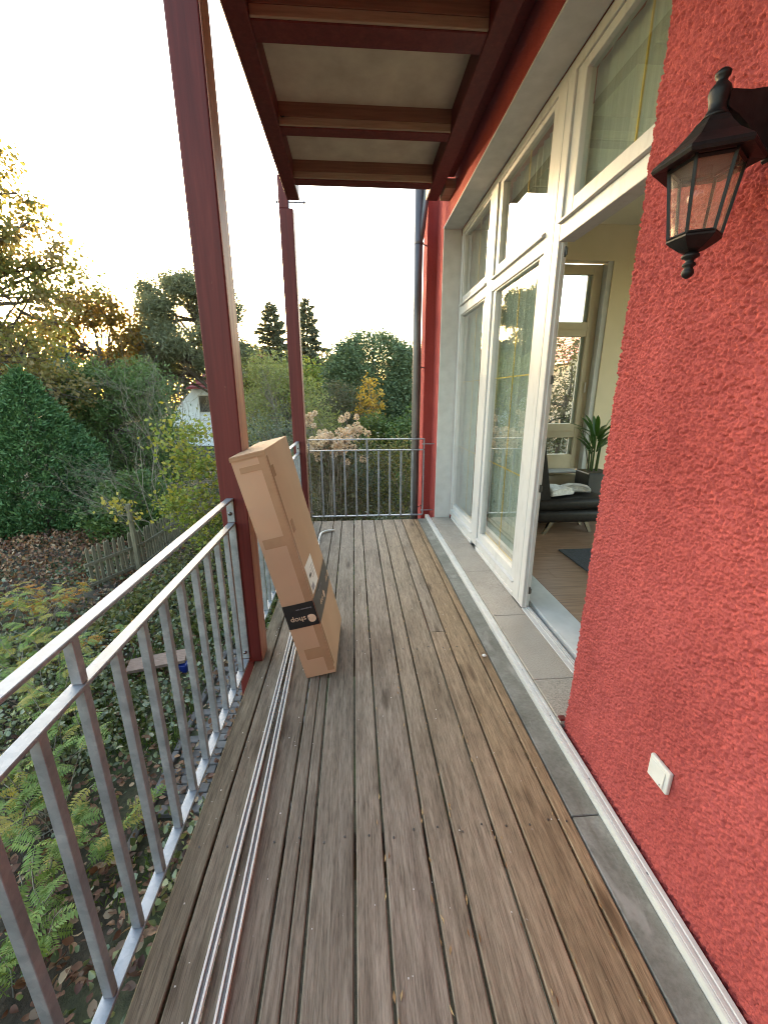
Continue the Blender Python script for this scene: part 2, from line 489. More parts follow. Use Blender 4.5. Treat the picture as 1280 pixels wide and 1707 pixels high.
L['litter'] = mat_leaf('fallen_leaf', [(0.09, 0.035, 0.022), (0.15, 0.065, 0.035), (0.24, 0.13, 0.065), (0.07, 0.035, 0.028), (0.36, 0.25, 0.15)], 0.15)
L['grass'] = mat_leaf('grass_blade', [(0.06, 0.10, 0.018), (0.11, 0.17, 0.03), (0.16, 0.2, 0.05)], 0.35)
L['flower'] = mat_leaf('dried_flower', [(0.5, 0.38, 0.3), (0.62, 0.5, 0.4), (0.42, 0.29, 0.21)], 0.3)
L['palm'] = mat_leaf('palm_leaf', [(0.025, 0.075, 0.012), (0.045, 0.12, 0.02)], 0.3, spec=0.6, rough=0.35)
L['wood'] = mat_leaf('far_wood_leaf', [(0.075, 0.075, 0.035), (0.12, 0.1, 0.05), (0.09, 0.085, 0.045), (0.15, 0.11, 0.05)], 0.3, patch=(0.06, 0.075, 0.04), patch_scale=0.12)


# ------------------------------------------------------------------ object helpers
def tag(o, label=None, cat=None, group=None, kind=None):
    if label:
        o['label'] = label
    if cat:
        o['category'] = cat
    if group:
        o['group'] = group
    if kind:
        o['kind'] = kind
    return o


def thing(name, loc, label, cat, group=None):
    o = bpy.data.objects.new(name, None)
    col.objects.link(o)
    o.location = loc
    o.empty_display_size = 0.1
    return tag(o, label, cat, group)


def world_loc(o):
    p = Vector((0, 0, 0))
    while o is not None:
        p = p + o.location
        o = o.parent
    return p


class MB:
    """collects geometry in world coordinates, then links it as one mesh object"""

    def __init__(self):
        self.bm = bmesh.new()

    def box(self, x0, x1, y0, y1, z0, z1, bev=0.0, seg=1):
        r = bmesh.ops.create_cube(self.bm, size=1.0)
        vs = r['verts']
        bmesh.ops.scale(self.bm, verts=vs, vec=(x1 - x0, y1 - y0, z1 - z0))
        bmesh.ops.translate(self.bm, verts=vs, vec=((x0 + x1) / 2, (y0 + y1) / 2, (z0 + z1) / 2))
        if bev > 0:
            es = list({e for v in vs for e in v.link_edges})
            bmesh.ops.bevel(self.bm, geom=es, offset=bev, segments=seg, affect='EDGES', profile=0.5)
        return self

    def hexa(self, pts):
        """eight corners: bottom four (ccw), top four"""
        v = [self.bm.verts.new(p) for p in pts]
        for f in ((3, 2, 1, 0), (4, 5, 6, 7), (0, 1, 5, 4), (1, 2, 6, 5), (2, 3, 7, 6), (3, 0, 4, 7)):
            self.bm.faces.new([v[i] for i in f])
        return self

    def poly(self, pts):
        self.bm.faces.new([self.bm.verts.new(p) for p in pts])
        return self

    def prism(self, outline, axis, a, b):
        """outline 2-D points extruded along axis from a to b"""
        def P(p, t):
            if axis == 'y':
                return (p[0], t, p[1])
            if axis == 'x':
                return (t, p[0], p[1])
            return (p[0], p[1], t)
        A = [self.bm.verts.new(P(p, a)) for p in outline]
        B = [self.bm.verts.new(P(p, b)) for p in outline]
        n = len(outline)
        for i in range(n):
            self.bm.faces.new((A[i], A[(i + 1) % n], B[(i + 1) % n], B[i]))
        self.bm.faces.new(A[::-1])
        self.bm.faces.new(B)
        return self

    def tube(self, pts, radii, n=8, cap=True, phase=0.0):
        pts = [Vector(p) for p in pts]
        if not hasattr(radii, '__len__'):
            radii = [radii] * len(pts)
        rings = []
        ref = None
        for i, p in enumerate(pts):
            d = (pts[min(i + 1, len(pts) - 1)] - pts[max(i - 1, 0)]).normalized()
            if ref is None:
                ref = Vector((0, 0, 1)) if abs(d.z) < 0.9 else Vector((1, 0, 0))
            u = d.cross(ref).normalized()
            w = u.cross(d).normalized()
            ref = w
            rings.append([self.bm.verts.new(p + (u * math.cos(phase + 2 * math.pi * k / n) + w * math.sin(phase + 2 * math.pi * k / n)) * radii[i]) for k in range(n)])
        for a, b in zip(rings[:-1], rings[1:]):
            for k in range(n):
                self.bm.faces.new((a[k], a[(k + 1) % n], b[(k + 1) % n], b[k]))
        if cap:
            self.bm.faces.new(rings[0][::-1])
            self.bm.faces.new(rings[-1])
        return self

    def lathe(self, axis_xy, prof, n=16, phase=0.0):
        """profile of (radius, z) about a vertical axis"""
        cx, cy = axis_xy
        rings = []
        for r, z in prof:
            rings.append([self.bm.verts.new((cx + max(r, 1e-4) * math.cos(phase + 2 * math.pi * k / n),
                                             cy + max(r, 1e-4) * math.sin(phase + 2 * math.pi * k / n), z)) for k in range(n)])
        for a, b in zip(rings[:-1], rings[1:]):
            for k in range(n):
                self.bm.faces.new((a[k], a[(k + 1) % n], b[(k + 1) % n], b[k]))
        self.bm.faces.new(rings[0][::-1])
        self.bm.faces.new(rings[-1])
        return self

    def build(self, name, mat, parent=None, smooth=False, mats=None, normals=True):
        if normals:
            bmesh.ops.recalc_face_normals(self.bm, faces=self.bm.faces[:])
        off = world_loc(parent) if parent is not None else Vector((0, 0, 0))
        if off.length:
            bmesh.ops.translate(self.bm, verts=self.bm.verts[:], vec=-off)
        me = bpy.data.meshes.new(name)
        self.bm.to_mesh(me)
        self.bm.free()
        me.materials.append(mat)
        for m in (mats or []):
            me.materials.append(m)
        if smooth:
            me.shade_smooth()
        o = bpy.data.objects.new(name, me)
        col.objects.link(o)
        if parent is not None:
            o.parent = parent
        return o


def box(name, mat, parent, x0, x1, y0, y1, z0, z1, bev=0.0, seg=1):
    return MB().box(x0, x1, y0, y1, z0, z1, bev, seg).build(name, mat, parent)


def np_mesh(name, V, F, mat, parent=None, smooth=False):
    """V (n,3) float, F (m,k) int with k 3 or 4"""
    off = world_loc(parent) if parent is not None else Vector((0, 0, 0))
    V = np.asarray(V, np.float32) - np.array(off, np.float32)
    F = np.asarray(F, np.int32)
    me = bpy.data.meshes.new(name)
    me.vertices.add(len(V))
    me.vertices.foreach_set('co', V.ravel())
    k = F.shape[1]
    me.loops.add(F.size)
    me.loops.foreach_set('vertex_index', F.ravel())
    me.polygons.add(len(F))
    me.polygons.foreach_set('loop_start', np.arange(0, F.size, k, dtype=np.int32))
    me.polygons.foreach_set('loop_total', np.full(len(F), k, np.int32))
    me.update(calc_edges=True)
    me.materials.append(mat)
    if smooth:
        me.shade_smooth()
    o = bpy.data.objects.new(name, me)
    col.objects.link(o)
    if parent is not None:
        o.parent = parent
    return o


def copy_thing(root, loc, label=None, rz=None, sub=True):
    r = root.copy()
    col.objects.link(r)
    r.location = loc
    if rz is not None:
        r.rotation_euler = (0, 0, rz)
    if label:
        r['label'] = label
    for ch in list(root.children):
        c = ch.copy()
        col.objects.link(c)
        c.parent = r
        for g in list(ch.children):
            d = g.copy()
            col.objects.link(d)
            d.parent = c
    return r


# value noise on arrays, for relief that is real geometry
def vnoise(x, y, seed):
    r = np.random.default_rng(seed)
    T = r.random((256, 256))
    xi = np.floor(x).astype(int)
    yi = np.floor(y).astype(int)
    fx = x - xi
    fy = y - yi
    fx = fx * fx * (3 - 2 * fx)
    fy = fy * fy * (3 - 2 * fy)
    g = lambda a, b: T[a % 256, b % 256]
    return (g(xi, yi) * (1 - fx) + g(xi + 1, yi) * fx) * (1 - fy) + (g(xi, yi + 1) * (1 - fx) + g(xi + 1, yi + 1) * fx) * fy


# ------------------------------------------------------------------ ground and paved path
def build_ground():
    xs = np.concatenate([[-130, -100, -60, -40], np.arange(-28, 20.1, 0.5), [30, 45, 70, 100, 130]])
    ys = np.concatenate([[-60, -40, -20], np.arange(-6, 40.1, 0.5), [50, 65, 90, 140, 170]])
    X, Y = np.meshgrid(xs, ys, indexing='ij')
    Z = -2.0 + 0.10 * (vnoise(X * 0.8 + 60, Y * 0.8 + 60, 3) - 0.5) * (np.hypot(X + 1.5, Y - 3) > 3.5)
    Z += np.clip((Y - 22) * 0.02, 0, 0.8)
    V = np.stack([X.ravel(), Y.ravel(), Z.ravel()], 1)
    n, m = X.shape
    i, j = np.meshgrid(np.arange(n - 1), np.arange(m - 1), indexing='ij')
    a = (i * m + j).ravel()
    F = np.stack([a, a + m, a + m + 1, a + 1], 1)
    tag(np_mesh('ground', V, F, M['soil'], smooth=True), kind='structure')


build_ground()

path = box('paved_path', M['soil'], None, -1.86, 0.9, 2.9, 5.4, -2.06, -1.985)
tag(path, kind='structure')
brick_me = None
for i in range(25):
    yy = 2.92 + i * 0.0985
    for k in range(6):
        xx = -1.84 + k * 0.205 - (0.1 if i % 2 else 0)
        if xx < -1.86:
            continue
        if brick_me is None:
            b0 = MB().box(-0.098, 0.098, -0.046, 0.046, -0.05, 0.0, 0.006).build('paving_brick', M['brick'])
            brick_me = b0.data
            o = b0
        else:
            o = bpy.data.objects.new('paving_brick', brick_me)
            col.objects.link(o)
        o.parent = path
        o.location = (xx + 0.1, yy, -1.955 + rng.normal(0, 0.003))
        o.rotation_euler = (rng.normal(0, 0.012), rng.normal(0, 0.012), rng.normal(0, 0.012))
for i in range(3):
    MB().box(-1.93, -1.87, 2.55 + i * 1.0, 3.54 + i * 1.0, -2.15, -1.93, 0.008).build('edging_stone', M['brick'], path)

# ------------------------------------------------------------------ timber deck
GAPS = [-0.648, -0.551, -0.444, -0.290, -0.182, -0.029, 0.077, 0.235, 0.339, 0.499, 0.605, 0.764, 0.822]
deck = thing('timber_deck', (0, 2, 0), 'weathered grey brown timber deck with wide and narrow boards in turn', 'deck')
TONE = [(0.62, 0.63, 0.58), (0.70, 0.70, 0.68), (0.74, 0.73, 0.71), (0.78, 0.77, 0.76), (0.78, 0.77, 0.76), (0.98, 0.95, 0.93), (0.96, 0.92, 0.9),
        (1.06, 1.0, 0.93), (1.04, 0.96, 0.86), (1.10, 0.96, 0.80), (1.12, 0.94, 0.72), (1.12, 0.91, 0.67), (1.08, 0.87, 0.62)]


def deck_board(x0, x1, y0, y1, tone):
    prof = [(x0 + 0.0047, -0.028), (x1 - 0.0047, -0.028), (x1 - 0.0047, -0.003), (x1 - 0.0085, 0), (x0 + 0.0085, 0), (x0 + 0.0047, -0.003)]
    if x1 - x0 > 0.13:
        w = x1 - x0
        prof = prof[:4] + [(x0 + w * 0.75, -0.0004), (x0 + w * 0.5, 0.0009), (x0 + w * 0.25, -0.0004)] + prof[4:]
    o = MB().prism(prof, 'y', y0, y1).build('deck_board', M['deck'], deck)
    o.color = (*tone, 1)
    return o


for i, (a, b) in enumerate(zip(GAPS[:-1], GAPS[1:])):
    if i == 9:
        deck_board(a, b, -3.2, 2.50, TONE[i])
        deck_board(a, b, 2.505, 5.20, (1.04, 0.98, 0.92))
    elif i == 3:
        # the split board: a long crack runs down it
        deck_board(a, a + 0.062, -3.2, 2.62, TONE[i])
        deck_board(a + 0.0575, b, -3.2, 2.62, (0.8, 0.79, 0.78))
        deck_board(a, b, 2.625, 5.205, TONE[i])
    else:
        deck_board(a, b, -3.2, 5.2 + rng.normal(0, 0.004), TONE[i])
for y in (-0.6, 0.25, 1.15, 2.32, 3.25, 4.2, 5.1):
    box('deck_joist', M['bark'], deck, -0.56, 0.80, y - 0.035, y + 0.035, -0.17, -0.0285)
sm = MB()
for y in (-0.6, 0.25, 1.15, 2.32, 3.25, 4.2, 5.1):
    for a, b in zip(GAPS[:-1], GAPS[1:]):
        for t in ((0.25, 0.75) if b - a > 0.13 else (0.5,)):
            x = a + (b - a) * t
            yy = y + rng.normal(0, 0.008)
            sm.lathe((x, yy), [(0.0042, -0.002), (0.0042, 0.0022)], 8)
tag(sm.build('deck_screws', M['steel_dark'], deck), kind='stuff')
for x in (-0.5, 0.4):
    for y in (0.2, 2.6, 5.0):
        box('deck_pillar', M['bark'], deck, x - 0.06, x + 0.06, y - 0.06, y + 0.06, -2.02, -0.1705)

# grey concrete strip between deck and wall (part of the setting)
kerb = tag(box('kerb_strip', M['concrete'], None, 0.8265, 0.9365, -3.2, 5.23, -0.30, -0.02), kind='structure')
for y0, y1 in ((-3.2, 1.168), (1.172, 3.36), (3.364, 5.23)):
    MB().box(0.826, 0.937, y0, y1, -0.0195, -0.003, 0.003).build('concrete_slab', M['concrete'], kerb)

# ------------------------------------------------------------------ house
house = thing('house', (1.3, 3.0, -2.0), 'red rendered house with tall white windows and open door along the deck', 'house')


def wx(y):
    return 1.012 + 0.0051 * (y - 0.6)


def near_wall():
    """scratch-render front with its relief as geometry"""
    st = 0.0030
    ys = np.arange(0.50, 1.6001, st)
    zs = np.arange(-0.02, 3.3, st)
    Y, Z = np.meshgrid(ys, zs, indexing='ij')
    def lumps(f, k1, k2, tilt):
        u = Y * math.cos(tilt) + Z * math.sin(tilt)
        w = Z * math.cos(tilt) - Y * math.sin(tilt)
        q = 0.6 * vnoise(u * f + 20, w * f * 0.8 + 20, k1) + 0.4 * vnoise(u * f * 1.55 + 50, w * f * 1.9 + 30, k2)
        return np.clip((q - 0.36) * 2.6, 0, 1)
    g = np.maximum(lumps(1 / 0.0062, 1, 2, 0.5), 0.92 * lumps(1 / 0.0068, 12, 13, -0.75))
    fine = vnoise(Y * 230, Z * 230, 14)
    h = 0.0120 * g ** 0.7 + 0.0015 * fine + 0.004 * (vnoise(Y * 16, Z * 16, 4) - 0.5)
    X = wx(Y) + 0.009 - h - 0.012 * np.clip(1 - Z / 0.35, 0, 1) ** 2
    # crumbly corner towards the opening
    edge = np.clip((Y - 1.575) / 0.025, 0, 1)
    Yj = Y + edge * (0.003 * (vnoise(Z * 170, Z * 37 + 7, 6) - 0.5) + 0.006 * (vnoise(Z * 23, Z * 9 + 3, 16) - 0.5))
    V = np.stack([X.ravel(), Yj.ravel(), Z.ravel()], 1)
    n, m = X.shape
    i, j = np.meshgrid(np.arange(n - 1), np.arange(m - 1), indexing='ij')
    q = (i * m + j).ravel()
    F = np.stack([q, q + 1, q + m + 1, q + m], 1)
    # turn the corner into the opening
    base = len(V)
    last = (n - 1) * m + np.arange(m)
    V2 = V[last].copy()
    V2[:, 0] += 0.05
    V = np.vstack([V, V2])
    k = np.arange(m - 1)
    F = np.vstack([F, np.stack([last[:-1], last[1:], base + k + 1, base + k], 1)])
    return np_mesh('outer_wall', V, F, M['render_geo'], house, smooth=True)


near_wall()
# wall bodies behind and around the relief
box('outer_wall', M['render'], house, 1.022, 1.55, -3.5, 1.59, -2.05, 4.3)
box('outer_wall', M['render'], house, 1.010, 1.0215, -3.2, 0.50, -2.05, 4.3)
box('added_blocker_wall', M['render'], house, -0.95, 1.0215, -3.5, -3.21, -2.05, 4.3)  # unseen wall added behind the camera to cut light from behind
MB().hexa([(wx(1.6), 1.592, 3.365), (1.55, 1.592, 3.365), (1.55, 5.15, 3.365), (wx(5.15), 5.15, 3.365),
           (wx(1.6), 1.592, 4.3), (1.55, 1.592, 4.3), (1.55, 5.15, 4.3), (wx(5.15), 5.15, 4.3)]).build('outer_wall', M['render'], house)
box('outer_wall', M['render'], house, 1.0355, 1.55, 5.152, 5.52, -2.05, 4.3)
box('outer_wall', M['render'], house, 0.915, 1.55, 5.522, 5.80, -2.05, 4.6)
box('outer_wall', M['render'], house, 1.022, 1.55, 1.592, 5.15, -2.05, -0.02)
# white plaster reveal
rv = MB()
rv.box(1.026, 1.2345, 1.6, 5.14, 3.352, 3.3645)
rv.box(1.034, 1.2345, 5.138, 5.1515, 0.0, 3.351)
rv.build('window_reveal', M['plaster'], house)
# granite sill tiles
sill_base = box('window_sill', M['concrete'], house, 0.9885, 1.30, 1.592, 5.137, -0.019, 0.012)
TJ = [1.598, 1.915, 2.618, 3.402, 4.121, 4.816, 5.136]
for a, b in zip(TJ[:-1], TJ[1:]):
    MB().box(0.9885, 1.2335, a + 0.002, b - 0.002, 0.0125, 0.04, 0.002).build('sill_tile', M['granite'], sill_base)
# silver cover profile along the wall foot, in two lengths


def edge_profile(y0, y1):
    x0, x1, zt = 0.9385, 0.985, 0.03
    out = [(x0, -0.0175), (x1, -0.0175), (x1, zt - 0.002), (x1 - 0.002, zt), (x0 + 0.031, zt), (x0 + 0.029, zt - 0.004), (x0 + 0.024, zt - 0.004),
           (x0 + 0.022, zt - 0.001), (x0 + 0.012, zt - 0.001), (x0 + 0.011, zt - 0.004), (x0 + 0.008, zt - 0.004), (x0 + 0.007, zt - 0.002), (x0, zt - 0.004)]
    o = MB().prism(out, 'y', y0, y1).build('edge_profile', M['plastic'], house)
    ho = MB()
    y = y0 + 0.18
    while y < y1:
        ho.lathe((0.9665, y), [(0.0045, zt - 0.0042), (0.0045, zt - 0.0032)], 8)
        y += 0.36
    tag(ho.build('screw_holes', M['groove'], o), kind='stuff')


edge_profile(-3.2, 2.066)
edge_profile(2.0685, 5.32)
tag(box('drain_block', M['paint'], house, 0.988, 1.02, 1.603, 1.632, 0.0405, 0.052, 0.002), 'small dark red block at the wall corner')

# ---- window frames: outer frame, posts and transom
FX = 1.235
W = M['white']


def post(y0, y1, z0, z1, x0=FX, x1=1.33, groove=None):
    mb = MB()
    if groove:
        mb.box(x0, x1 - 0.042, y0, groove - 0.0025, z0, z1, 0.003)
        mb.box(x0, x1, groove + 0.0025, y1, z0, z1, 0.003)
        mb.box(x0 + 0.008, x1 - 0.05, groove - 0.0024, groove + 0.0024, z0 + 0.002, z1 - 0.002)
    else:
        mb.box(x0, x1, y0, y1, z0, z1, 0.003)
    return mb


post(3.935, 4.115, 0.08, 3.29).build('window_post', W, house)
wp = post(2.705, 2.905, 0.045, 3.29, groove=2.785).build('window_post', W, house)
post(5.05, 5.136, 0.08, 3.29).build('window_post', W, house)
post(1.60, 1.70, 0.045, 3.29).build('window_post', W, house)
box('head_rail', W, house, FX + 0.004, 1.33, 1.60, 5.136, 3.2905, 3.351, 0.003)
for a, b in ((1.7, 2.7045), (2.9055, 3.9345), (4.1155, 5.0495)):
    box('transom_bar', W, house, FX + 0.002, 1.33, a, b, 2.472, 2.560, 0.003)
for a, b in ((2.9055, 3.9345), (4.1155, 5.0495)):
    mb = MB()
    mb.box(FX - 0.004, 1.33, a - 0.0, b, 0.0405, 0.079, 0.003)
    mb.prism([(FX + 0.006, 0.0795), (FX + 0.006, 0.158), (1.32, 0.158), (1.32, 0.0795)], 'y', a, b)
    mb.prism([(FX - 0.013, 0.16), (FX - 0.013, 0.166), (FX + 0.02, 0.176), (1.3, 0.176), (1.3, 0.1585), (FX - 0.005, 0.1585)], 'y', a + 0.004, b - 0.004)
    mb.build('bottom_rail', W, house)


def window(y0, y1, z0, z1, sl, sr, sb, st, bars_y, bars_z, upper):
    """a glazed light: sash ring, pane, brass bars, weather bar"""
    xf = FX + 0.014
    mb = MB()
    mb.box(xf, xf + 0.055, y0, y0 + sl, z0, z1, 0.003)
    mb.box(xf, xf + 0.055, y1 - sr, y1, z0, z1, 0.003)
    mb.box(xf + 0.001, xf + 0.054, y0 + sl, y1 - sr, z0, z0 + sb, 0.003)
    mb.box(xf + 0.001, xf + 0.054, y0 + sl, y1 - sr, z1 - st, z1, 0.003)
    w = mb.build('window', W, house)
    gx = xf + 0.03
    g = MB().box(gx, gx + 0.004, y0 + sl, y1 - sr, z0 + sb, z1 - st).build('glass_pane', M['glass'], w)
    for yb in bars_y:
        MB().box(gx + 0.0045, gx + 0.012, yb - 0.004, yb + 0.004, z0 + sb, z1 - st).build('glazing_bar', M['gold'], w)
    for zb in bars_z:
        MB().box(gx + 0.0125, gx + 0.018, y0 + sl, y1 - sr, zb - 0.0055, zb + 0.0055).build('glazing_bar', M['gold'], w)
    if upper:
        MB().prism([(FX - 0.022, 2.562), (FX - 0.022, 2.572), (FX + 0.004, 2.592), (xf - 0.0005, 2.592), (xf - 0.0005, 2.5605), (FX - 0.012, 2.5605)],
                   'y', y0 + 0.003, y1 - 0.003).build('weather_bar', W, w)
    else:
        MB().box(gx + 0.019, gx + 0.024, y0 + sl, y1 - sr, z0 + sb + 0.004, z0 + sb + 0.016).build('spacer_bar', M['gold'], w)
    return w


window(4.1155, 5.0495, 2.5605, 3.29, 0.062, 0.012, 0.10, 0.022, [4.57], [], True)
window(2.9055, 3.9345, 2.5605, 3.29, 0.065, 0.09, 0.10, 0.035, [3.395], [], True)
window(1.7005, 2.7045, 2.5605, 3.29, 0.08, 0.095, 0.105, 0.05, [2.145], [], True)
window(4.1155, 5.0495, 0.159, 2.4715, 0.075, 0.008, 0.082, 0.012, [4.56], [1.74, 0.984], False)
window(2.9055, 3.9345, 0.159, 2.4715, 0.092, 0.075, 0.084, 0.012, [3.405], [1.74, 0.984], False)

# ---- open door: jamb, hinges, threshold
dj = MB().box(1.2885, 1.296, 2.718, 2.780, 0.06, 2.471, 0.002).box(1.256, 1.272, 2.696, 2.7045, 0.06, 2.471, 0.002).build('door_frame', M['white'], house)
for z in (2.42, 1.69, 0.97, 0.19):
    MB().box(1.274, 1.287, 2.695, 2.7045, z - 0.028, z + 0.028, 0.002).box(1.280, 1.290, 2.688, 2.6948, z - 0.02, z + 0.02, 0.002).build('hinge', M['steel_dark'], dj)
th = MB()
th.box(FX - 0.003, 1.262, 1.60, 2.7035, 0.0405, 0.047, 0.002)
th.box(1.2625, 1.268, 1.60, 2.7035, 0.0405, 0.056, 0.001)
th.box(1.272, 1.278, 1.60, 2.7035, 0.0405, 0.060, 0.001)
th.box(1.2785, 1.30, 1.60, 2.7035, 0.0405, 0.052, 0.001)
th.box(1.282, 1.286, 1.60, 2.7035, 0.0525, 0.060, 0.001)
th.build('door_threshold', M['white'], house)
box('threshold_slab', M['plaster'], house, 1.3305, 1.548, 1.60, 5.136, 0.0, 0.062, 0.002)

# ---- room behind the glass
rm = MB()
rm.box(1.55, 1.56, -0.5, 1.60, 0.0, 3.50)
rm.box(1.55, 1.56, 1.60, 5.30, 3.36, 3.50)
rm.box(1.552, 2.30, 5.30, 5.44, 0.0, 3.50)
rm.box(3.125, 6.2, 5.30, 5.44, 0.0, 3.50)
rm.box(2.30, 3.125, 5.30, 5.44, 3.125, 3.50)
rm.box(2.30, 3.125, 5.30, 5.44, 0.0, 0.60)
rm.box(1.55, 6.2, -0.6, -0.5, 0.0, 3.50)
rm.box(6.1, 6.2, -0.5, -0.2, 0.0, 3.50)
rm.box(6.1, 6.2, 5.0, 5.30, 0.0, 3.50)
rm.box(6.1, 6.2, -0.2, 5.0, 3.3, 3.50)  # unseen far wall left open, added to let daylight into the room
rm.box(6.1, 6.2, -0.2, 5.0, 0.0, 0.12)
rm.build('room_wall', M['cream'], house)
box('room_ceiling', M['ceil'], house, 1.55, 6.2, -0.6, 5.44, 3.501, 3.6)
tag(MB().box(2.35, 2.55, 4.45, 4.52, 3.492, 3.5).build('ceiling_slot', M['groove'], house))
box('plinth', M['concrete'], house, 0.985, 1.0095, -3.2, 5.0, -2.05, -0.06)
box('house_core', M['render'], house, 1.551, 6.25, -1.6, 5.6, -2.05, -0.05)
box('house_roof', M['rooftile'], house, 1.0, 6.3, -1.6, 5.85, 4.31, 4.5)
rf = box('room_floor', M['bark'], house, 1.55, 6.1, -0.5, 5.30, -0.01, 0.045)
pl = 0
for i in range(26):
    y0 = 5.29 - (i + 1) * 0.193
    if y0 < 0.2:
        break
    x = 1.551 - (i * 0.47 % 1.2)
    while x < 4.6:
        a, b = max(x, 1.551), min(x + 1.28, 4.6)
        if b - a > 0.05:
            MB().box(a, b - 0.0015, y0, y0 + 0.1915, 0.0455, 0.06, 0.001).build('floor_plank', M['laminate'], rf)
        x += 1.28
# end-wall window of the room
CF = M['creamframe']
rw = MB()
y0, y1 = 5.40, 5.46
rw.box(2.30, 2.42, y0, y1, 0.62, 3.11, 0.003)
rw.box(2.945, 3.06, y0, y1, 0.62, 3.11, 0.003)
for a, b in ((3.0, 3.11), (2.30, 2.47), (1.04, 1.225), (0.62, 0.815)):
    rw.box(2.42, 2.945, y0 + 0.001, y1 - 0.001, a, b, 0.003)
rw.box(2.42, 2.945, y0 - 0.02, y0, 2.375, 2.385, 0.002)
rw.box(2.42, 2.945, y0 - 0.012, y0, 1.12, 1.13, 0.002)
rwin = rw.build('room_window', CF, house)
for a, b in ((2.47, 3.0), (1.225, 2.30), (0.815, 1.04)):
    MB().box(2.42, 2.945, 5.43, 5.434, a, b).build('glass_pane', M['glass'], rwin)
    MB().box(2.90, 2.945, 5.4345, 5.459, a, b, 0.002).build('inner_rebate', M['plaster'], rwin)
MB().box(2.995, 3.015, 5.372, 5.384, 1.62, 1.75, 0.004).box(2.997, 3.013, 5.384, 5.40, 1.735, 1.75, 0.002).build('window_handle', M['plastic'], rwin)
box('window_ledge', M['plaster'], house, 2.28, 2.97, 5.16, 5.40, 0.60, 0.62, 0.004)
box('radiator_panel', M['creamframe'], house, 2.30, 2.95, 5.20, 5.29, 0.12, 0.56, 0.006)
box('window_lining', M['plaster'], house, 3.062, 3.1245, 5.31, 5.462, 0.60, 3.124)


box('window_lining', M['plaster'], house, 1.3345, 1.549, 5.138, 5.1515, 0.0625, 3.36)


def curtain(y0, y1, x, z0, z1, label, amp=0.02, folds=9):
    n = 120
    ys = np.linspace(y0, y1, n)
    t = (ys - y0) / (y1 - y0)
    xo = x + amp * np.sin(t * folds * 2 * np.pi + 1.3 * np.sin(t * 7)) + 0.35 * amp * np.sin(t * folds * 4.7 * np.pi)
    V = np.concatenate([np.stack([xo, ys, np.full(n, z0)], 1), np.stack([xo * 0.4 + x * 0.6, ys, np.full(n, z1)], 1)])
    k = np.arange(n - 1)
    F = np.stack([k, k + 1, n + k + 1, n + k], 1)
    o = np_mesh('curtain', V, F, M['curtain'], smooth=True)
    tag(o, label, 'curtain', 'sheer curtains behind the tall windows')
    return o


curtain(3.20, 3.97, 1.365, 0.075, 3.288, 'sheer white curtain hanging in the window nearest the open door', folds=8)
curtain(4.14, 5.125, 1.365, 0.075, 3.288, 'sheer white curtain hanging in the window farthest from the open door', folds=10)

curtain(1.72, 2.69, 1.345, 2.60, 3.288, 'short sheer curtain behind the pane above the open door', amp=0.012, folds=7)

# ---- downpipe at the far corner
dp = thing('downpipe', (0.80, 5.42, -2.0), 'grey zinc rainwater downpipe at the far corner of the red wall', 'downpipe')
MB().tube([(0.805, 5.44, -2.0), (0.803, 5.44, 0.5), (0.800, 5.44, 2.0), (0.797, 5.44, 4.2)], 0.052, 20).build('pipe', M['zinc'], dp, smooth=True)
for z in (1.93, 0.1, 3.3):
    MB().lathe((0.801, 5.44), [(0.0525, z - 0.012), (0.056, z - 0.010), (0.056, z + 0.010), (0.0525, z + 0.012)], 20).tube([(0.855, 5.45, z), (0.92, 5.53, z)], 0.006, 8).build('pipe_clip', M['zinc'], dp)
MB().tube([(0.885, 5.40, 4.05), (0.868, 5.40, 3.75), (0.835, 5.41, 3.45), (0.812, 5.42, 3.2)], [0.035, 0.035, 0.033, 0.02], 12).build('offset_bend', M['zinc'], dp, smooth=True)

# ------------------------------------------------------------------ balcony overhead
roof = thing('overhead_balcony', (0, 2, 3.53), 'dark red timber balcony overhead with beams joists and grey panels', 'balcony')
ZB = 3.53
MB().box(-0.64, -0.512, -3.2, 5.02, ZB, 3.76, 0.006).build('edge_beam', M['paint'], roof)
MB().box(0.79, 0.914, -3.2, 4.93, ZB, 3.76, 0.006).build('edge_beam', M['paint'], roof)
box('ledger_board', M['paint'], roof, 0.9145, 1.008, -3.2, 4.6, 3.60, 3.76, 0.003)
JY = [(-3.0, -2.88), (-2.3, -2.17), (-1.6, -1.47), (-0.85, -0.72), (0.05, 0.18), (0.95, 1.08), (1.92, 2.05), (2.885, 3.037), (3.805, 3.914), (4.585, 4.704)]
for a, b in JY:
    j = MB().box(-0.511, 0.789, a, b, ZB + 0.004, 3.70, 0.004).build('joist', M['paint'], roof)
    MB().box(-0.510, 0.788, a - 0.022, a - 0.0005, ZB + 0.062, 3.695, 0.002).build('joist_cheek', M['joist'], j)
    MB().box(-0.510, 0.788, a - 0.020, a - 0.0006, ZB + 0.010, ZB + 0.061, 0.003).build('bare_lath', M['lath'], j)
for (a, b), (c, d) in zip(JY[:-1], JY[1:]):
    MB().box(-0.511, 0.789, b + 0.001, c - 0.0225, 3.68, 3.70).build('ceiling_panel', M['panel'], roof)
box('balcony_floor', M['joist'], roof, -0.638, 1.0, -3.2, 4.75, 3.765, 3.80)
for x, y in ((-0.5, 3.79),):
    MB().tube([(x, y, 3.60), (x + 0.012, y - 0.01, 3.585), (x + 0.03, y - 0.014, 3.585)], 0.004, 6).build('wire_hook', M['chrome'], roof)
box('sunlit_plaster_block', M['lath'], roof, 0.93, 1.03, 4.62, 4.90, 3.52, 3.60)  # pale block standing in for sunlit plaster between beam and wall


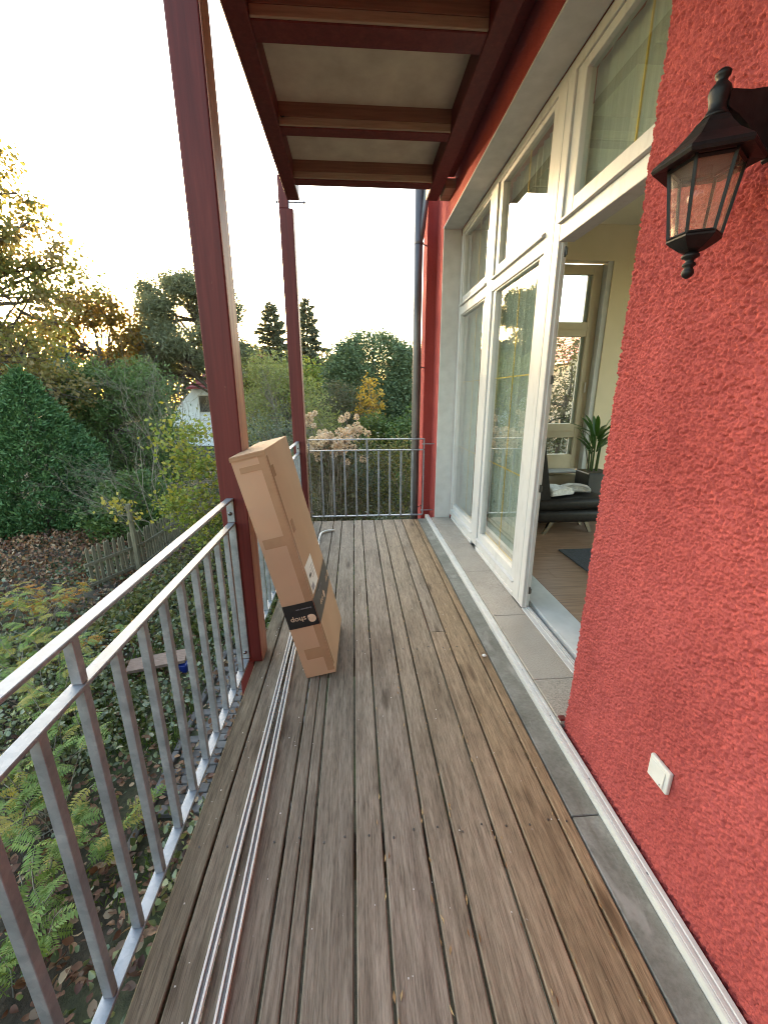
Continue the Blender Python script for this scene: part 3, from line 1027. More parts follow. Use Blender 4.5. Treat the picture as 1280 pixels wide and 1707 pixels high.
# ------------------------------------------------------------------ timber posts
def timber_post(y0, label, top, free=False):
    t = thing('timber_post', (-0.671, y0 + 0.0725, -0.3), label, 'post', 'dark red timber posts of the balcony')
    x0, x1, y1 = -0.745, -0.598, y0 + 0.145
    MB().box(x0, x1 - 0.0045, y0, y1, 0.001, ZB - 0.03, 0.006, 2).build('shaft', M['paint'], t)
    MB().box(x1 - 0.0034, x1, y0 + 0.004, y1 - 0.004, 0.0015, ZB - 0.03).build('worn_face', M['worn'], t)
    MB().box(x0, -0.652, y0, y1, -2.0, 0.0, 0.004).build('lower_shaft', M['paint'], t)
    MB().box(x0, -0.648, y0, y1, ZB - 0.029, top, 0.004).build('upper_tenon', M['paint'], t)
    br = MB().box(-0.6465, -0.641, y0 + 0.02, y1 - 0.02, ZB - 0.029, ZB + 0.14, 0.001).box(-0.64, -0.60, y0 + 0.02, y1 - 0.02, ZB - 0.029, ZB - 0.023, 0.001).build('steel_bracket', M['galv'], t)
    MB().tube([(-0.785, y0 + 0.07, ZB + 0.05), (-0.468, y0 + 0.07, ZB + 0.05)], 0.008, 8).tube([(-0.78, y0 + 0.07, ZB + 0.05), (-0.765, y0 + 0.07, ZB + 0.05)], 0.016, 6).tube([(-0.49, y0 + 0.07, ZB + 0.05), (-0.474, y0 + 0.07, ZB + 0.05)], 0.016, 6).build('bolt', M['galv'], br)
    return t


timber_post(2.25, 'dark red square timber post beside the leaning box, nearer of the two', 3.80)
timber_post(5.12, 'dark red square timber post at the far end of the deck', 3.80)

# ------------------------------------------------------------------ galvanised railings
G = M['galv']


def railing_side(y_start, y_end, bal_y, spacers, label, end_lo, end_hi):
    t = thing('railing', (-0.692, (y_start + y_end) / 2, 0.036), label, 'railing', 'galvanised steel railings round the deck')
    xa, xb = -0.712, -0.672
    MB().box(xa, xb, y_start, y_end, 1.040, 1.052, 0.002).build('top_rail', G, t)
    MB().box(xa, xb, y_start + 0.0, y_end - 0.012, 0.902, 0.914, 0.002).build('middle_rail', G, t)
    MB().box(xa, xb, y_start, y_end - 0.012, 0.024, 0.036, 0.002).build('bottom_rail', G, t)
    for y in bal_y:
        MB().box(-0.7055, -0.6785, y, y + 0.023, 0.0365, 0.9015, 0.0015).build('baluster', G, t)
    for y in spacers:
        MB().box(-0.7055, -0.6785, y, y + 0.023, 0.9145, 1.0395, 0.0015).build('spacer', G, t)
    for flag, y0, y1, s in ((end_hi, y_end - 0.012, y_end, 1), (end_lo, y_start, y_start + 0.012, -1)):
        if not flag:
            continue
        ep = MB().box(xa, xb, y0 + 0.0004, y1 - 0.0004, 0.0365, 0.9015, 0.002).box(xa, xb, y0 + 0.0004, y1 - 0.0004, 0.9145, 1.0395, 0.002).build('end_plate', G, t)
        for z in (0.967, 0.082):
            ya = y0 if s > 0 else y1
            MB().tube([(-0.694, ya + 0.0005, z), (-0.694, ya - s * 0.008, z), (-0.694, ya - s * 0.013, z)], [0.011, 0.010, 0.005], 10).build('bolt', M['chrome'], ep)
    return t


railing_side(-1.0, 2.249, [0.753 + 0.151 * k for k in range(-11, 10) if -0.98 < 0.753 + 0.151 * k < 2.2], [0.904, -0.606],
             'galvanised steel railing in front of the nearer red post, running past the camera', False, True)
railing_side(2.396, 5.119, [2.52 + 0.151 * k for k in range(17)], [3.275, 4.483],
             'galvanised steel railing half hidden behind the leaning box, between the two red posts', True, True)


def railing_far():
    t = thing('railing', (0.16, 5.30, 0.036), 'galvanised steel railing closing the far end of the deck', 'railing', 'galvanised steel railings round the deck')
    xa, xb = -0.585, 0.905
    ya, yb = 5.28, 5.32
    MB().box(xa, xb, ya, yb, 1.044, 1.056, 0.002).build('top_rail', G, t)
    MB().box(xa, xb - 0.012, ya, yb, 0.905, 0.917, 0.002).build('middle_rail', G, t)
    MB().box(xa, xb - 0.012, ya, yb, 0.028, 0.040, 0.002).build('bottom_rail', G, t)
    for k in range(10):
        x = -0.427 + 0.147 * (k - 1)
        if k == 0:
            continue
        MB().box(x - 0.012, x + 0.012, ya + 0.01, ya + 0.03, 0.0405, 0.9045, 0.0015).build('baluster', G, t)
    MB().box(0.148, 0.172, ya + 0.01, ya + 0.03, 0.9175, 1.0435, 0.0015).build('spacer', G, t)
    for x0, x1, s in ((xa, xa + 0.012, -1), (xb - 0.012, xb, 1)):
        ep = MB().box(x0 + 0.0004, x1 - 0.0004, ya, yb, 0.0405, 0.9045, 0.002).box(x0 + 0.0004, x1 - 0.0004, ya, yb, 0.9175, 1.0435, 0.002).build('end_plate', G, t)
        for z in (0.985, 0.095):
            x2 = x1 + 0.13 if s > 0 else x0 - 0.01
            MB().tube([(x0 - 0.02 if s > 0 else x1 + 0.015, 5.30, z), (x2, 5.30, z)], 0.006, 8).tube([(x0 - 0.012, 5.30, z), (x0 - 0.001, 5.30, z)], 0.012, 6).build('bolt', G, ep)


railing_far()

# ------------------------------------------------------------------ carton leaning on the post
A = Vector((-0.308, 2.072, 0.001))
eW = Vector((0.171, -0.006, 0.040))
eL = Vector((-0.290, -0.019, 1.300))
eW_ = eW.normalized()
eL_ = (eL - eW_ * eL.dot(eW_)).normalized()
eD_ = eL_.cross(eW_).normalized()
if eD_.y < 0:
    eD_ = -eD_
BW, BL, BD = 0.176, 1.335, 0.575


def bp(w, d, l):
    return tuple(A + eW_ * w + eD_ * d + eL_ * l)


cb = thing('cardboard_box', tuple(A), 'tall brown cardboard box with black printed band leaning against the red post', 'box')


def slab(mb, w0, w1, d0, d1, l0, l1):
    mb.hexa([bp(w0, d0, l0), bp(w1, d0, l0), bp(w1, d1, l0), bp(w0, d1, l0), bp(w0, d0, l1), bp(w1, d0, l1), bp(w1, d1, l1), bp(w0, d1, l1)])
    return mb


def carton_body():
    """slightly bowed sides so that the faces are not dead flat"""
    nu, nl = 6, 14
    mb = MB()
    bm = mb.bm

    def face(fn, nu, nl):
        g = [[bm.verts.new(fn(i / nu, j / nl)) for j in range(nl + 1)] for i in range(nu + 1)]
        for i in range(nu):
            for j in range(nl):
                bm.faces.new((g[i][j], g[i + 1][j], g[i + 1][j + 1], g[i][j + 1]))

    def bow(u, v, k):
        return k * 4 * u * (1 - u) * math.sin(math.pi * v) ** 0.6
    face(lambda u, v: bp(u * BW, -bow(u, v, 0.0025), v * BL), nu, nl)
    face(lambda u, v: bp(u * BW, BD + bow(u, v, 0.003), v * BL), nu, nl)
    face(lambda u, v: bp(BW + bow(u, v, 0.006), u * BD, v * BL), nu, nl)
    face(lambda u, v: bp(-bow(u, v, 0.0), u * BD, v * BL), nu, nl)
    face(lambda u, v: bp(u * BW, v * BD, 0.0), nu, nl)
    face(lambda u, v: bp(u * BW, v * BD, BL - 0.004), nu, nl)
    bmesh.ops.remove_doubles(bm, verts=bm.verts[:], dist=0.0004)
    return mb.build('carton', M['carton'], cb)


carton = carton_body()
fl = MB()
slab(fl, -0.001, 0.086, -0.002, BD + 0.001, BL - 0.003, BL + 0.001)
slab(fl, 0.089, BW + 0.001, -0.002, BD + 0.001, BL - 0.003, BL + 0.0014)
fl.build('lid_flaps', M['carton'], cb)
fl2 = MB()
slab(fl2, -0.003, BW + 0.003, -0.005, -0.0028, BL - 0.022, BL - 0.0042)
fl2.build('flap_edge', M['tape'], cb)


def sticker(name, mat, face, a0, a1, l0, l1, parent, lift=0.0, skew=0.0):
    """thin sheet on the front ('f', a across width) or right side ('s', a across depth)"""
    mb = MB()
    e = 0.0008

    def bowf(a, l, span, k):
        u, v = a / span, l / BL
        return k * 4 * max(u * (1 - u), 0) * math.sin(math.pi * min(max(v, 0), 1)) ** 0.6
    n = 6
    m = 3
    g = []
    for i in range(n + 1):
        row = []
        for j in range(m + 1):
            a = a0 + (a1 - a0) * i / n
            l = l0 + (l1 - l0) * j / m + skew * (i / n)
            if face == 'f':
                row.append(mb.bm.verts.new(bp(a, -bowf(a, l, BW, 0.0025) - e - lift, l)))
            else:
                row.append(mb.bm.verts.new(bp(BW + bowf(a, l, BD, 0.006) + e + lift, a, l)))
        g.append(row)
    for i in range(n):
        for j in range(m):
            mb.bm.faces.new((g[i][j], g[i + 1][j], g[i + 1][j + 1], g[i][j + 1]))
    r = bmesh.ops.extrude_face_region(mb.bm, geom=mb.bm.faces[:])
    vs = [x for x in r['geom'] if isinstance(x, bmesh.types.BMVert)]
    d = (-eD_ if face == 'f' else eW_) * 0.0005
    bmesh.ops.translate(mb.bm, verts=vs, vec=d)
    return mb.build(name, mat, parent)


sticker('tape_strip', M['tape'], 'f', 0.135, 0.1755, 0.02, BL - 0.02, cb)
sticker('tape_strip', M['tape'], 's', 0.0005, 0.025, 0.05, BL - 0.03, cb)
sticker('tape_strip', M['tape'], 'f', 0.02, 0.16, 0.83, 0.885, cb, 0.0008)
sticker('tape_strip', M['tape'], 'f', 0.03, 0.165, 1.245, 1.275, cb, 0.0008)
sticker('tape_strip', M['tape'], 'f', 0.04, 0.15, 0.12, 0.19, cb, 0.0008)
sticker('tape_strip', M['tape'], 's', 0.03, 0.07, 1.19, 1.25, cb, 0.0004)
sticker('tape_strip', M['tape'], 's', 0.05, 0.10, 0.87, 0.94, cb, 0.0004)
band_f = sticker('printed_band', M['print'], 'f', 0.0005, BW - 0.0005, 0.335, 0.485, cb, 0.0018)
band_s = sticker('printed_band', M['printgrey'], 's', 0.0005, BD - 0.001, 0.335, 0.485, cb, 0.0018)
lab = sticker('shipping_label', M['label'], 's', 0.035, 0.23, 0.50, 0.67, cb, 0.0012)


def text_mesh(name, s, size, mat, parent, frame, extrude=0.0003, bold=0.0):
    cu = bpy.data.curves.new(name, 'FONT')
    cu.body = s
    cu.size = size
    cu.extrude = extrude
    cu.offset = bold
    cu.resolution_u = 3
    tmp = bpy.data.objects.new(name + '_tmp', cu)
    col.objects.link(tmp)
    dg = bpy.context.evaluated_depsgraph_get()
    me = bpy.data.meshes.new_from_object(tmp.evaluated_get(dg))
    bpy.data.objects.remove(tmp)
    off = world_loc(parent)
    for v in me.vertices:
        v.co = Vector(frame(v.co.x, v.co.y, v.co.z)) - off
    me.materials.clear()
    me.materials.append(mat)
    o = bpy.data.objects.new(name, me)
    col.objects.link(o)
    o.parent = parent
    return o


# the print stands on its head: text runs from right to left, letters upside down
def front_frame(w0, l0):
    return lambda x, y, z: bp(w0 - x, -0.0055 - z, l0 - y)


def side_frame(d0, l0):
    return lambda x, y, z: bp(BW + 0.0052 + 0.0058 * math.sin(math.pi * min(max((d0 - x) / BD, 0.0), 1.0)) + z, d0 - x, l0 - y)


text_mesh('letter_e', 'e', 0.088, M['ink'], band_f, front_frame(0.166, 0.402), bold=0.0045)
text_mesh('lettering', 'shop', 0.046, M['ink'], band_f, front_frame(0.113, 0.402))
text_mesh('small_lettering', 'Entspannen zum', 0.0135, M['greyink'], band_f, front_frame(0.16, 0.452))
text_mesh('letter_e', 'e', 0.088, M['ink'], band_s, side_frame(0.56, 0.405), bold=0.003)
text_mesh('lettering', 'shop', 0.05, M['ink'], band_s, side_frame(0.50, 0.405))
text_mesh('letter_e', 'e', 0.088, M['ink'], band_s, side_frame(0.27, 0.405), bold=0.003)
text_mesh('lettering', 'shop', 0.05, M['ink'], band_s, side_frame(0.21, 0.405))
text_mesh('small_lettering', 'Entspannen zum', 0.016, M['greyink'], band_s, side_frame(0.26, 0.46))
sticker('label_print', M['print'], 's', 0.07, 0.115, 0.583, 0.603, lab, 0.0026)
sticker('label_print', M['greyink'], 's', 0.05, 0.11, 0.512, 0.545, lab, 0.0026)
for k in range(4):
    sticker('label_print', M['greyink'], 's', 0.13, 0.20, 0.56 + 0.02 * k, 0.565 + 0.02 * k, lab, 0.0026)

# ------------------------------------------------------------------ silver rails lying on the deck


def floor_rail(pts, label):
    t = thing('aluminium_rail', (pts[0][0], (pts[0][1] + pts[-1][1]) / 2, 0), label, 'rail', 'silver rails lying on the deck')
    w = 0.0135
    mb = MB()
    mg = MB()
    for (xa, ya), (xb, yb) in zip(pts[:-1], pts[1:]):
        for s0, s1, z in ((-w, -0.0045, 0.017), (0.0045, w, 0.017)):
            mb.hexa([(xa + s0, ya, 0.001), (xa + s1, ya, 0.001), (xb + s1, yb, 0.001), (xb + s0, yb, 0.001),
                     (xa + s0 + 0.002, ya, z), (xa + s1 - 0.001, ya, z), (xb + s1 - 0.001, yb, z), (xb + s0 + 0.002, yb, z)])
        mg.hexa([(xa - 0.0034, ya, 0.001), (xa + 0.0034, ya, 0.001), (xb + 0.0034, yb, 0.001), (xb - 0.0034, yb, 0.001),
                 (xa - 0.0034, ya, 0.0105), (xa + 0.0034, ya, 0.0105), (xb + 0.0034, yb, 0.0105), (xb - 0.0034, yb, 0.0105)])
    mb.build('rail_body', M['alu'], t)
    mg.build('rail_groove', M['groove'], t)


floor_rail([(-0.4545, -1.1), (-0.4535, 0.7), (-0.460, 2.26), (-0.462, 4.30)], 'left one of two silver aluminium rails lying along the deck')
floor_rail([(-0.384, -1.1), (-0.390, 0.7), (-0.4175, 2.26), (-0.424, 4.40)], 'right one of two silver aluminium rails lying along the deck, the one nearer the box')
tb = MB()
pts = [(-0.424, 4.38, 0.014)]
for k in range(9):
    a = math.pi - k * math.pi / 16
    pts.append((-0.30 + 0.122 * math.cos(a), 4.60 + 0.16 * math.sin(a), 0.016))
pts.append((-0.262, 4.765, 0.016))
tag(tb.tube(pts, 0.012, 10).build('bent_tube', M['plastic'], None, smooth=True), 'bent white tube lying on the boards just behind the box', 'tube')


# ------------------------------------------------------------------ wall lantern
def lantern():
    ax, ay = 0.85, 1.108
    ph = R(35)
    t = thing('wall_lantern', (ax, ay, 2.0), 'black six sided lantern hanging from an arm on the red wall', 'lantern')
    K = M['black']
    hexp = lambda r, z, k: Vector((ax + r * math.cos(ph + k * math.pi / 3), ay + r * math.sin(ph + k * math.pi / 3), z))
    MB().lathe((ax, ay), [(0.001, 2.128), (0.068, 2.128), (0.112, 2.120), (0.116, 2.126), (0.112, 2.134), (0.072, 2.165), (0.044, 2.196), (0.036, 2.208), (0.030, 2.212)], 6, ph).build('roof', K, t)
    MB().lathe((ax, ay), [(0.030, 2.2125), (0.024, 2.220), (0.018, 2.232), (0.019, 2.245), (0.023, 2.262), (0.020, 2.272), (0.012, 2.281), (0.010, 2.287), (0.015, 2.292), (0.016, 2.299), (0.010, 2.305), (0.002, 2.308)], 14).build('top_finial', K, t, smooth=True)
    bars = MB()
    for k in range(6):
        bars.tube([hexp(0.055, 1.972, k), hexp(0.077, 2.127, k)], 0.0048, 4)
    for k in range(6):
        bars.tube([hexp(0.055, 1.973, k), hexp(0.055, 1.973, k + 1)], 0.0046, 4)
        bars.tube([hexp(0.076, 2.120, k), hexp(0.076, 2.120, k + 1)], 0.0046, 4)
    cage = bars.build('cage', K, t)
    for k in range(6):
        MB().poly([hexp(0.0535, 1.976, k), hexp(0.0535, 1.976, k + 1), hexp(0.0745, 2.118, k + 1), hexp(0.0745, 2.118, k)]).build('glass_pane', M['lampglass'], cage, normals=False)
    MB().lathe((ax, ay), [(0.059, 1.970), (0.059, 1.966), (0.050, 1.958), (0.030, 1.945), (0.017, 1.940)], 6, ph).build('base', K, t)
    MB().lathe((ax, ay), [(0.014, 1.9395), (0.020, 1.934), (0.020, 1.930), (0.010, 1.925), (0.009, 1.920), (0.015, 1.915), (0.015, 1.911), (0.009, 1.907), (0.013, 1.900), (0.0145, 1.894), (0.011, 1.887), (0.003, 1.882)], 12).build('bottom_finial', K, t, smooth=True)
    bl = MB().lathe((ax, ay), [(0.013, 2.12), (0.013, 2.105), (0.014, 2.100), (0.026, 2.075), (0.030, 2.060), (0.027, 2.045), (0.016, 2.034), (0.002, 2.030)], 14).build('bulb', M['bulbglass'], t, smooth=True)
    arm = MB()
    arm.prism([(ax + 0.012, 2.232), (ax + 0.012, 2.262), (ax + 0.06, 2.262), (ax + 0.10, 2.268), (1.0, 2.295), (1.0, 2.14), (0.99, 2.145), (0.975, 2.155), (0.95, 2.165), (0.92, 2.196), (0.89, 2.216), (0.868, 2.226)], 'y', ay - 0.018, ay + 0.010)
    arm.build('arm', K, t)
    MB().tube([(0.93, ay - 0.004, 2.18), (0.955, ay - 0.004, 2.155), (0.98, ay - 0.004, 2.160), (0.995, ay - 0.004, 2.145)], [0.010, 0.014, 0.012, 0.010], 8).build('scroll', K, t, smooth=True)
    MB().box(0.996, 1.008, ay - 0.055, ay + 0.020, 2.135, 2.36, 0.006).build('wall_plate', K, t)


lantern()

# ------------------------------------------------------------------ light switch on the wall
sw = thing('light_switch', (1.0, 1.02, 0.37), 'white square light switch low on the red wall', 'switch')
MB().box(0.9975, 1.012, 0.975, 1.064, 0.325, 0.412, 0.004, 2).build('switch_frame', M['plastic'], sw)
MB().hexa([(0.992, 0.990, 0.336), (0.9973, 0.990, 0.336), (0.9973, 1.052, 0.336), (0.992, 1.052, 0.336),
           (0.9955, 0.990, 0.399), (0.9973, 0.990, 0.399), (0.9973, 1.052, 0.399), (0.9955, 1.052, 0.399)]).build('rocker', M['plastic'], sw)
MB().lathe((0.9915, 1.0), [(0.0018, 0.342), (0.0018, 0.345)], 8).build('indicator', M['groove'], sw)

# ------------------------------------------------------------------ things in the room
ch = thing('lounge_chair', (2.4, 4.5, 0.06), 'black leather lounge chair on chrome feet inside the open door', 'chair')


def cushion(x0, x1, y0, y1, z0, z1, puff, name, mat, parent, tilt=None):
    mb = MB()
    mb.box(x0, x1, y0, y1, z0, z1, min(z1 - z0, 0.12) * 0.42, 4)
    bm = mb.bm
    cx, cy = (x0 + x1) / 2, (y0 + y1) / 2
    for v in bm.verts:
        u = (v.co.x - cx) / (x1 - x0) * 2
        w = (v.co.y - cy) / (y1 - y0) * 2
        k = (1 - u * u) * (1 - w * w)
        v.co.z += puff * k * (1 if v.co.z > (z0 + z1) / 2 else 0)
        if tilt:
            v.co.z += tilt * (v.co.x - cx)
    return mb.build(name, mat, parent, smooth=True)


cushion(2.02, 2.86, 4.28, 4.95, 0.34, 0.47, 0.03, 'seat', M['leather'], ch, 0.03)
cushion(2.03, 2.83, 4.285, 4.93, 0.19, 0.338, 0.0, 'seat_base', M['leather'], ch)
MB().hexa([(2.02, 4.33, 0.42), (2.20, 4.33, 0.42), (2.22, 4.93, 0.42), (2.02, 4.93, 0.42),
           (1.92, 4.33, 1.10), (2.06, 4.33, 1.10), (2.06, 4.93, 1.10), (1.92, 4.93, 1.10)]).build('backrest', M['leather'], ch)
for fx, fy, dx in ((2.13, 4.30, 0.10), (2.74, 4.62, -0.06), (2.70, 4.34, -0.06), (2.13, 4.9, 0.1)):
    MB().hexa([(fx - 0.018, fy - 0.014, 0.061), (fx + 0.018, fy - 0.014, 0.061), (fx + 0.018, fy + 0.014, 0.061), (fx - 0.018, fy + 0.014, 0.061),
               (fx + dx - 0.02, fy + 0.02, 0.205), (fx + dx + 0.03, fy + 0.02, 0.205), (fx + dx + 0.03, fy + 0.06, 0.205), (fx + dx - 0.02, fy + 0.06, 0.205)]).build('leg', M['chrome'], ch)


def parcel(cx, cy, cz, sx, sy, sz, rz, label, seed):
    r = np.random.default_rng(seed)
    mb = MB().box(-sx, sx, -sy, sy, 0, sz, sz * 0.25, 2)
    bmesh.ops.subdivide_edges(mb.bm, edges=mb.bm.edges[:], cuts=3, use_grid_fill=True)
    for v in mb.bm.verts:
        n = 0.010 * (r.random(3) - 0.5)
        v.co += Vector(n)
        if v.co.z > sz * 0.5:
            v.co.z += 0.03 * (1 - (v.co.x / sx) ** 2) * (0.6 + 0.6 * math.sin(9 * v.co.y + seed))
        x, y = v.co.x, v.co.y
        v.co.x = cx + x * math.cos(rz) - y * math.sin(rz)
        v.co.y = cy + x * math.sin(rz) + y * math.cos(rz)
        v.co.z += cz
    o = mb.build('wrapped_parcel', M['wrap'], None, smooth=True)
    tag(o, label, 'parcel', 'white parcels on the black chair')


parcel(2.31, 4.47, 0.495, 0.17, 0.11, 0.06, 0.35, 'crumpled white wrapped parcel on the black chair, nearer the door post', 1)
parcel(2.60, 4.58, 0.505, 0.15, 0.10, 0.045, -0.35, 'flat white wrapped parcel on the black chair, nearer the palm', 2)
tag(box('rug', M['rug'], None, 2.06, 3.6, 3.0, 3.80, 0.0605, 0.075, 0.004), 'dark grey rug on the brown floor inside the door', 'rug')

pp = thing('potted_plant', (3.03, 4.95, 0.06), 'green potted palm in a tall dark pot by the room window', 'plant')
MB().box(2.87, 3.19, 4.79, 5.11, 0.061, 0.66, 0.012).build('pot', M['pot'], pp)
box('soil', M['soil'], pp, 2.885, 3.175, 4.805, 5.095, 0.6605, 0.668)
pr = np.random.default_rng(4)
for k in range(5):
    a = k * 1.256 + 0.3
    MB().tube([(3.0 + 0.05 * math.cos(a), 4.95 + 0.05 * math.sin(a), 0.668), (3.0 + 0.06 * math.cos(a), 4.95 + 0.06 * math.sin(a), 0.86 + 0.02 * k), (3.0 + 0.07 * math.cos(a), 4.95 + 0.07 * math.sin(a), 0.98 + 0.02 * k)], [0.012, 0.010, 0.007], 6).build('stem', L['palm'], pp)


def blade(p, d, length, width, droop, name, mat, parent, segs=6):
    d = Vector(d).normalized()
    s = d.cross(Vector((0, 0, 1))).normalized()
    mb = MB()
    prev = None
    for i in range(segs + 1):
        t = i / segs
        c = Vector(p) + d * length * t + Vector((0, 0, -droop * length * t * t))
        w = width * (math.sin(math.pi * min(t * 0.92 + 0.08, 1)) ** 0.8) + 0.001
        a = mb.bm.verts.new(c + s * w + Vector((0, 0, 0.3 * w)))
        m_ = mb.bm.verts.new(c)
        b = mb.bm.verts.new(c - s * w + Vector((0, 0, 0.3 * w)))
        if prev:
            mb.bm.faces.new((prev[0], prev[1], m_, a))
            mb.bm.faces.new((prev[1], prev[2], b, m_))
        prev = (a, m_, b)
    return mb.build(name, mat, parent, smooth=True, normals=False)


for k in range(34):
    a = k * 2.4 + pr.normal(0, 0.3)
    el = 0.35 + 1.0 * pr.random()
    z0 = 0.84 + 0.30 * pr.random()
    d = (math.cos(a) * math.cos(el), math.sin(a) * math.cos(el), math.sin(el))
    blade((3.0 + 0.05 * math.cos(a), 4.95 + 0.05 * math.sin(a), z0), d, 0.28 + 0.2 * pr.random(), 0.018 + 0.012 * pr.random(), 0.25, 'leaf', L['palm'], pp)
MB().tube([(2.93, 4.9, 0.66), (2.83, 4.88, 0.98), (2.73, 4.86, 1.28)], [0.007, 0.005, 0.003], 5).build('dry_stalk', M['bark'], pp)


# ------------------------------------------------------------------ vegetation
def unit(v):
    return v / (np.linalg.norm(v, axis=1, keepdims=True) + 1e-9)


def leaf_mesh(name, P, size, mat, parent=None, aspect=0.5, out=None, bias=0.0, up=0.0, var=0.35, fold=0.12, r=None):
    """one rhombic folded leaf per point"""
    r = r or rng
    n = len(P)
    d = unit(r.normal(size=(n, 3)))
    if out is not None:
        d = unit(d * (1 - bias) + out * bias)
    d[:, 2] += up
    d = unit(d)
    s = unit(np.cross(d, unit(r.normal(size=(n, 3)))))
    nn = np.cross(d, s)
    Ls = (size * (1 + var * r.uniform(-1, 1, n)))[:, None]
    Ws = Ls * aspect * 0.5
    base = P
    tip = P + d * Ls
    m1 = P + d * Ls * 0.45 + s * Ws + nn * Ls * fold
    m2 = P + d * Ls * 0.45 - s * Ws + nn * Ls * fold
    V = np.empty((n * 4, 3), np.float32)
    V[0::4], V[1::4], V[2::4], V[3::4] = base, m1, tip, m2
    i = np.arange(n) * 4
    F = np.empty((n * 2, 3), np.int32)
    F[0::2] = np.stack([i, i + 2, i + 1], 1)
    F[1::2] = np.stack([i, i + 3, i + 2], 1)
    return np_mesh(name, V, F, mat, parent)


def oval_leaf_mesh(name, P, size, mat, parent=None, width=0.55, up=0.0, curl=0.25, var=0.4, r=None, flat=0.0):
    """pointed oval leaves with a mid-rib fold and a curl, for leaves seen from near"""
    r = r or rng
    n = len(P)
    d = r.normal(size=(n, 3))
    d[:, 2] = d[:, 2] * (1 - flat) + up
    d = unit(d)
    q = unit(r.normal(size=(n, 3)) * (1 - flat) + np.array([0, 0, 1.0]) * (0.3 + flat))
    sd = unit(np.cross(d, q))
    nn = np.cross(sd, d)
    Ls = size * (1 + var * r.uniform(-1, 1, n))
    cu = curl * r.normal(0, 1, n)
    fo = 0.18 + 0.25 * r.random(n)
    T = [0.0, 0.22, 0.5, 0.78, 1.0]
    Wd = [0.0, 0.40, 0.5, 0.30, 0.0]
    V = np.empty((n, 11, 3))
    for k, t in enumerate(T):
        c = P + d * (Ls * t)[:, None] + nn * (Ls * cu * (t - 0.4) ** 2)[:, None]
        V[:, k] = c
        if 0 < k < 4:
            w = (Ls * width * Wd[k])[:, None]
            V[:, 4 + k] = c + sd * w + nn * w * fo[:, None]
            V[:, 7 + k] = c - sd * w + nn * w * fo[:, None]
    tri = np.array([(0, 1, 5), (1, 6, 5), (1, 2, 6), (2, 7, 6), (2, 3, 7), (3, 4, 7), (0, 8, 1), (1, 8, 9), (1, 9, 2), (2, 9, 10), (2, 10, 3), (3, 10, 4)])
    F = (np.arange(n)[:, None, None] * 11 + tri[None]).reshape(-1, 3)
    return np_mesh(name, V.reshape(-1, 3), F, mat, parent)


def tubes_mesh(name, paths, mat, parent=None, n=5):
    """many tapered tubes in one mesh; paths = list of (points, radii)"""
    VV, FF, off = [], [], 0
    ang = np.arange(n) * 2 * np.pi / n
    for pts, rad in paths:
        pts = np.asarray(pts, float)
        rad = np.asarray(rad, float)
        k = len(pts)
        t = np.gradient(pts, axis=0)
        t = unit(t)
        ref = np.where(np.abs(t[:, 2:3]) < 0.9, np.array([[0, 0, 1.0]]), np.array([[1.0, 0, 0]]))
        u = unit(np.cross(t, ref))
        w = np.cross(u, t)
        ring = pts[:, None, :] + rad[:, None, None] * (np.cos(ang)[None, :, None] * u[:, None, :] + np.sin(ang)[None, :, None] * w[:, None, :])
        VV.append(ring.reshape(-1, 3))
        i, j = np.meshgrid(np.arange(k - 1), np.arange(n), indexing='ij')
        a = off + i * n + j
        b = off + i * n + (j + 1) % n
        FF.append(np.stack([a, b, b + n, a + n], -1).reshape(-1, 4))
        off += k * n
    return np_mesh(name, np.concatenate(VV), np.concatenate(FF), mat, parent, smooth=True)


def curve_path(a, b, r0, r1, wob, r, segs=6, lift=0.0):
    a, b = np.asarray(a, float), np.asarray(b, float)
    t = np.linspace(0, 1, segs + 1)[:, None]
    p = a + (b - a) * t
    ln = np.linalg.norm(b - a)
    p = p + np.sin(np.pi * t) * r.normal(0, wob * ln, 3) + np.sin(2 * np.pi * t) * r.normal(0, wob * 0.5 * ln, 3)
    p[:, 2] += (np.sin(np.pi * t[:, 0])) * lift * ln
    return p, r0 + (r1 - r0) * t[:, 0] ** 0.8


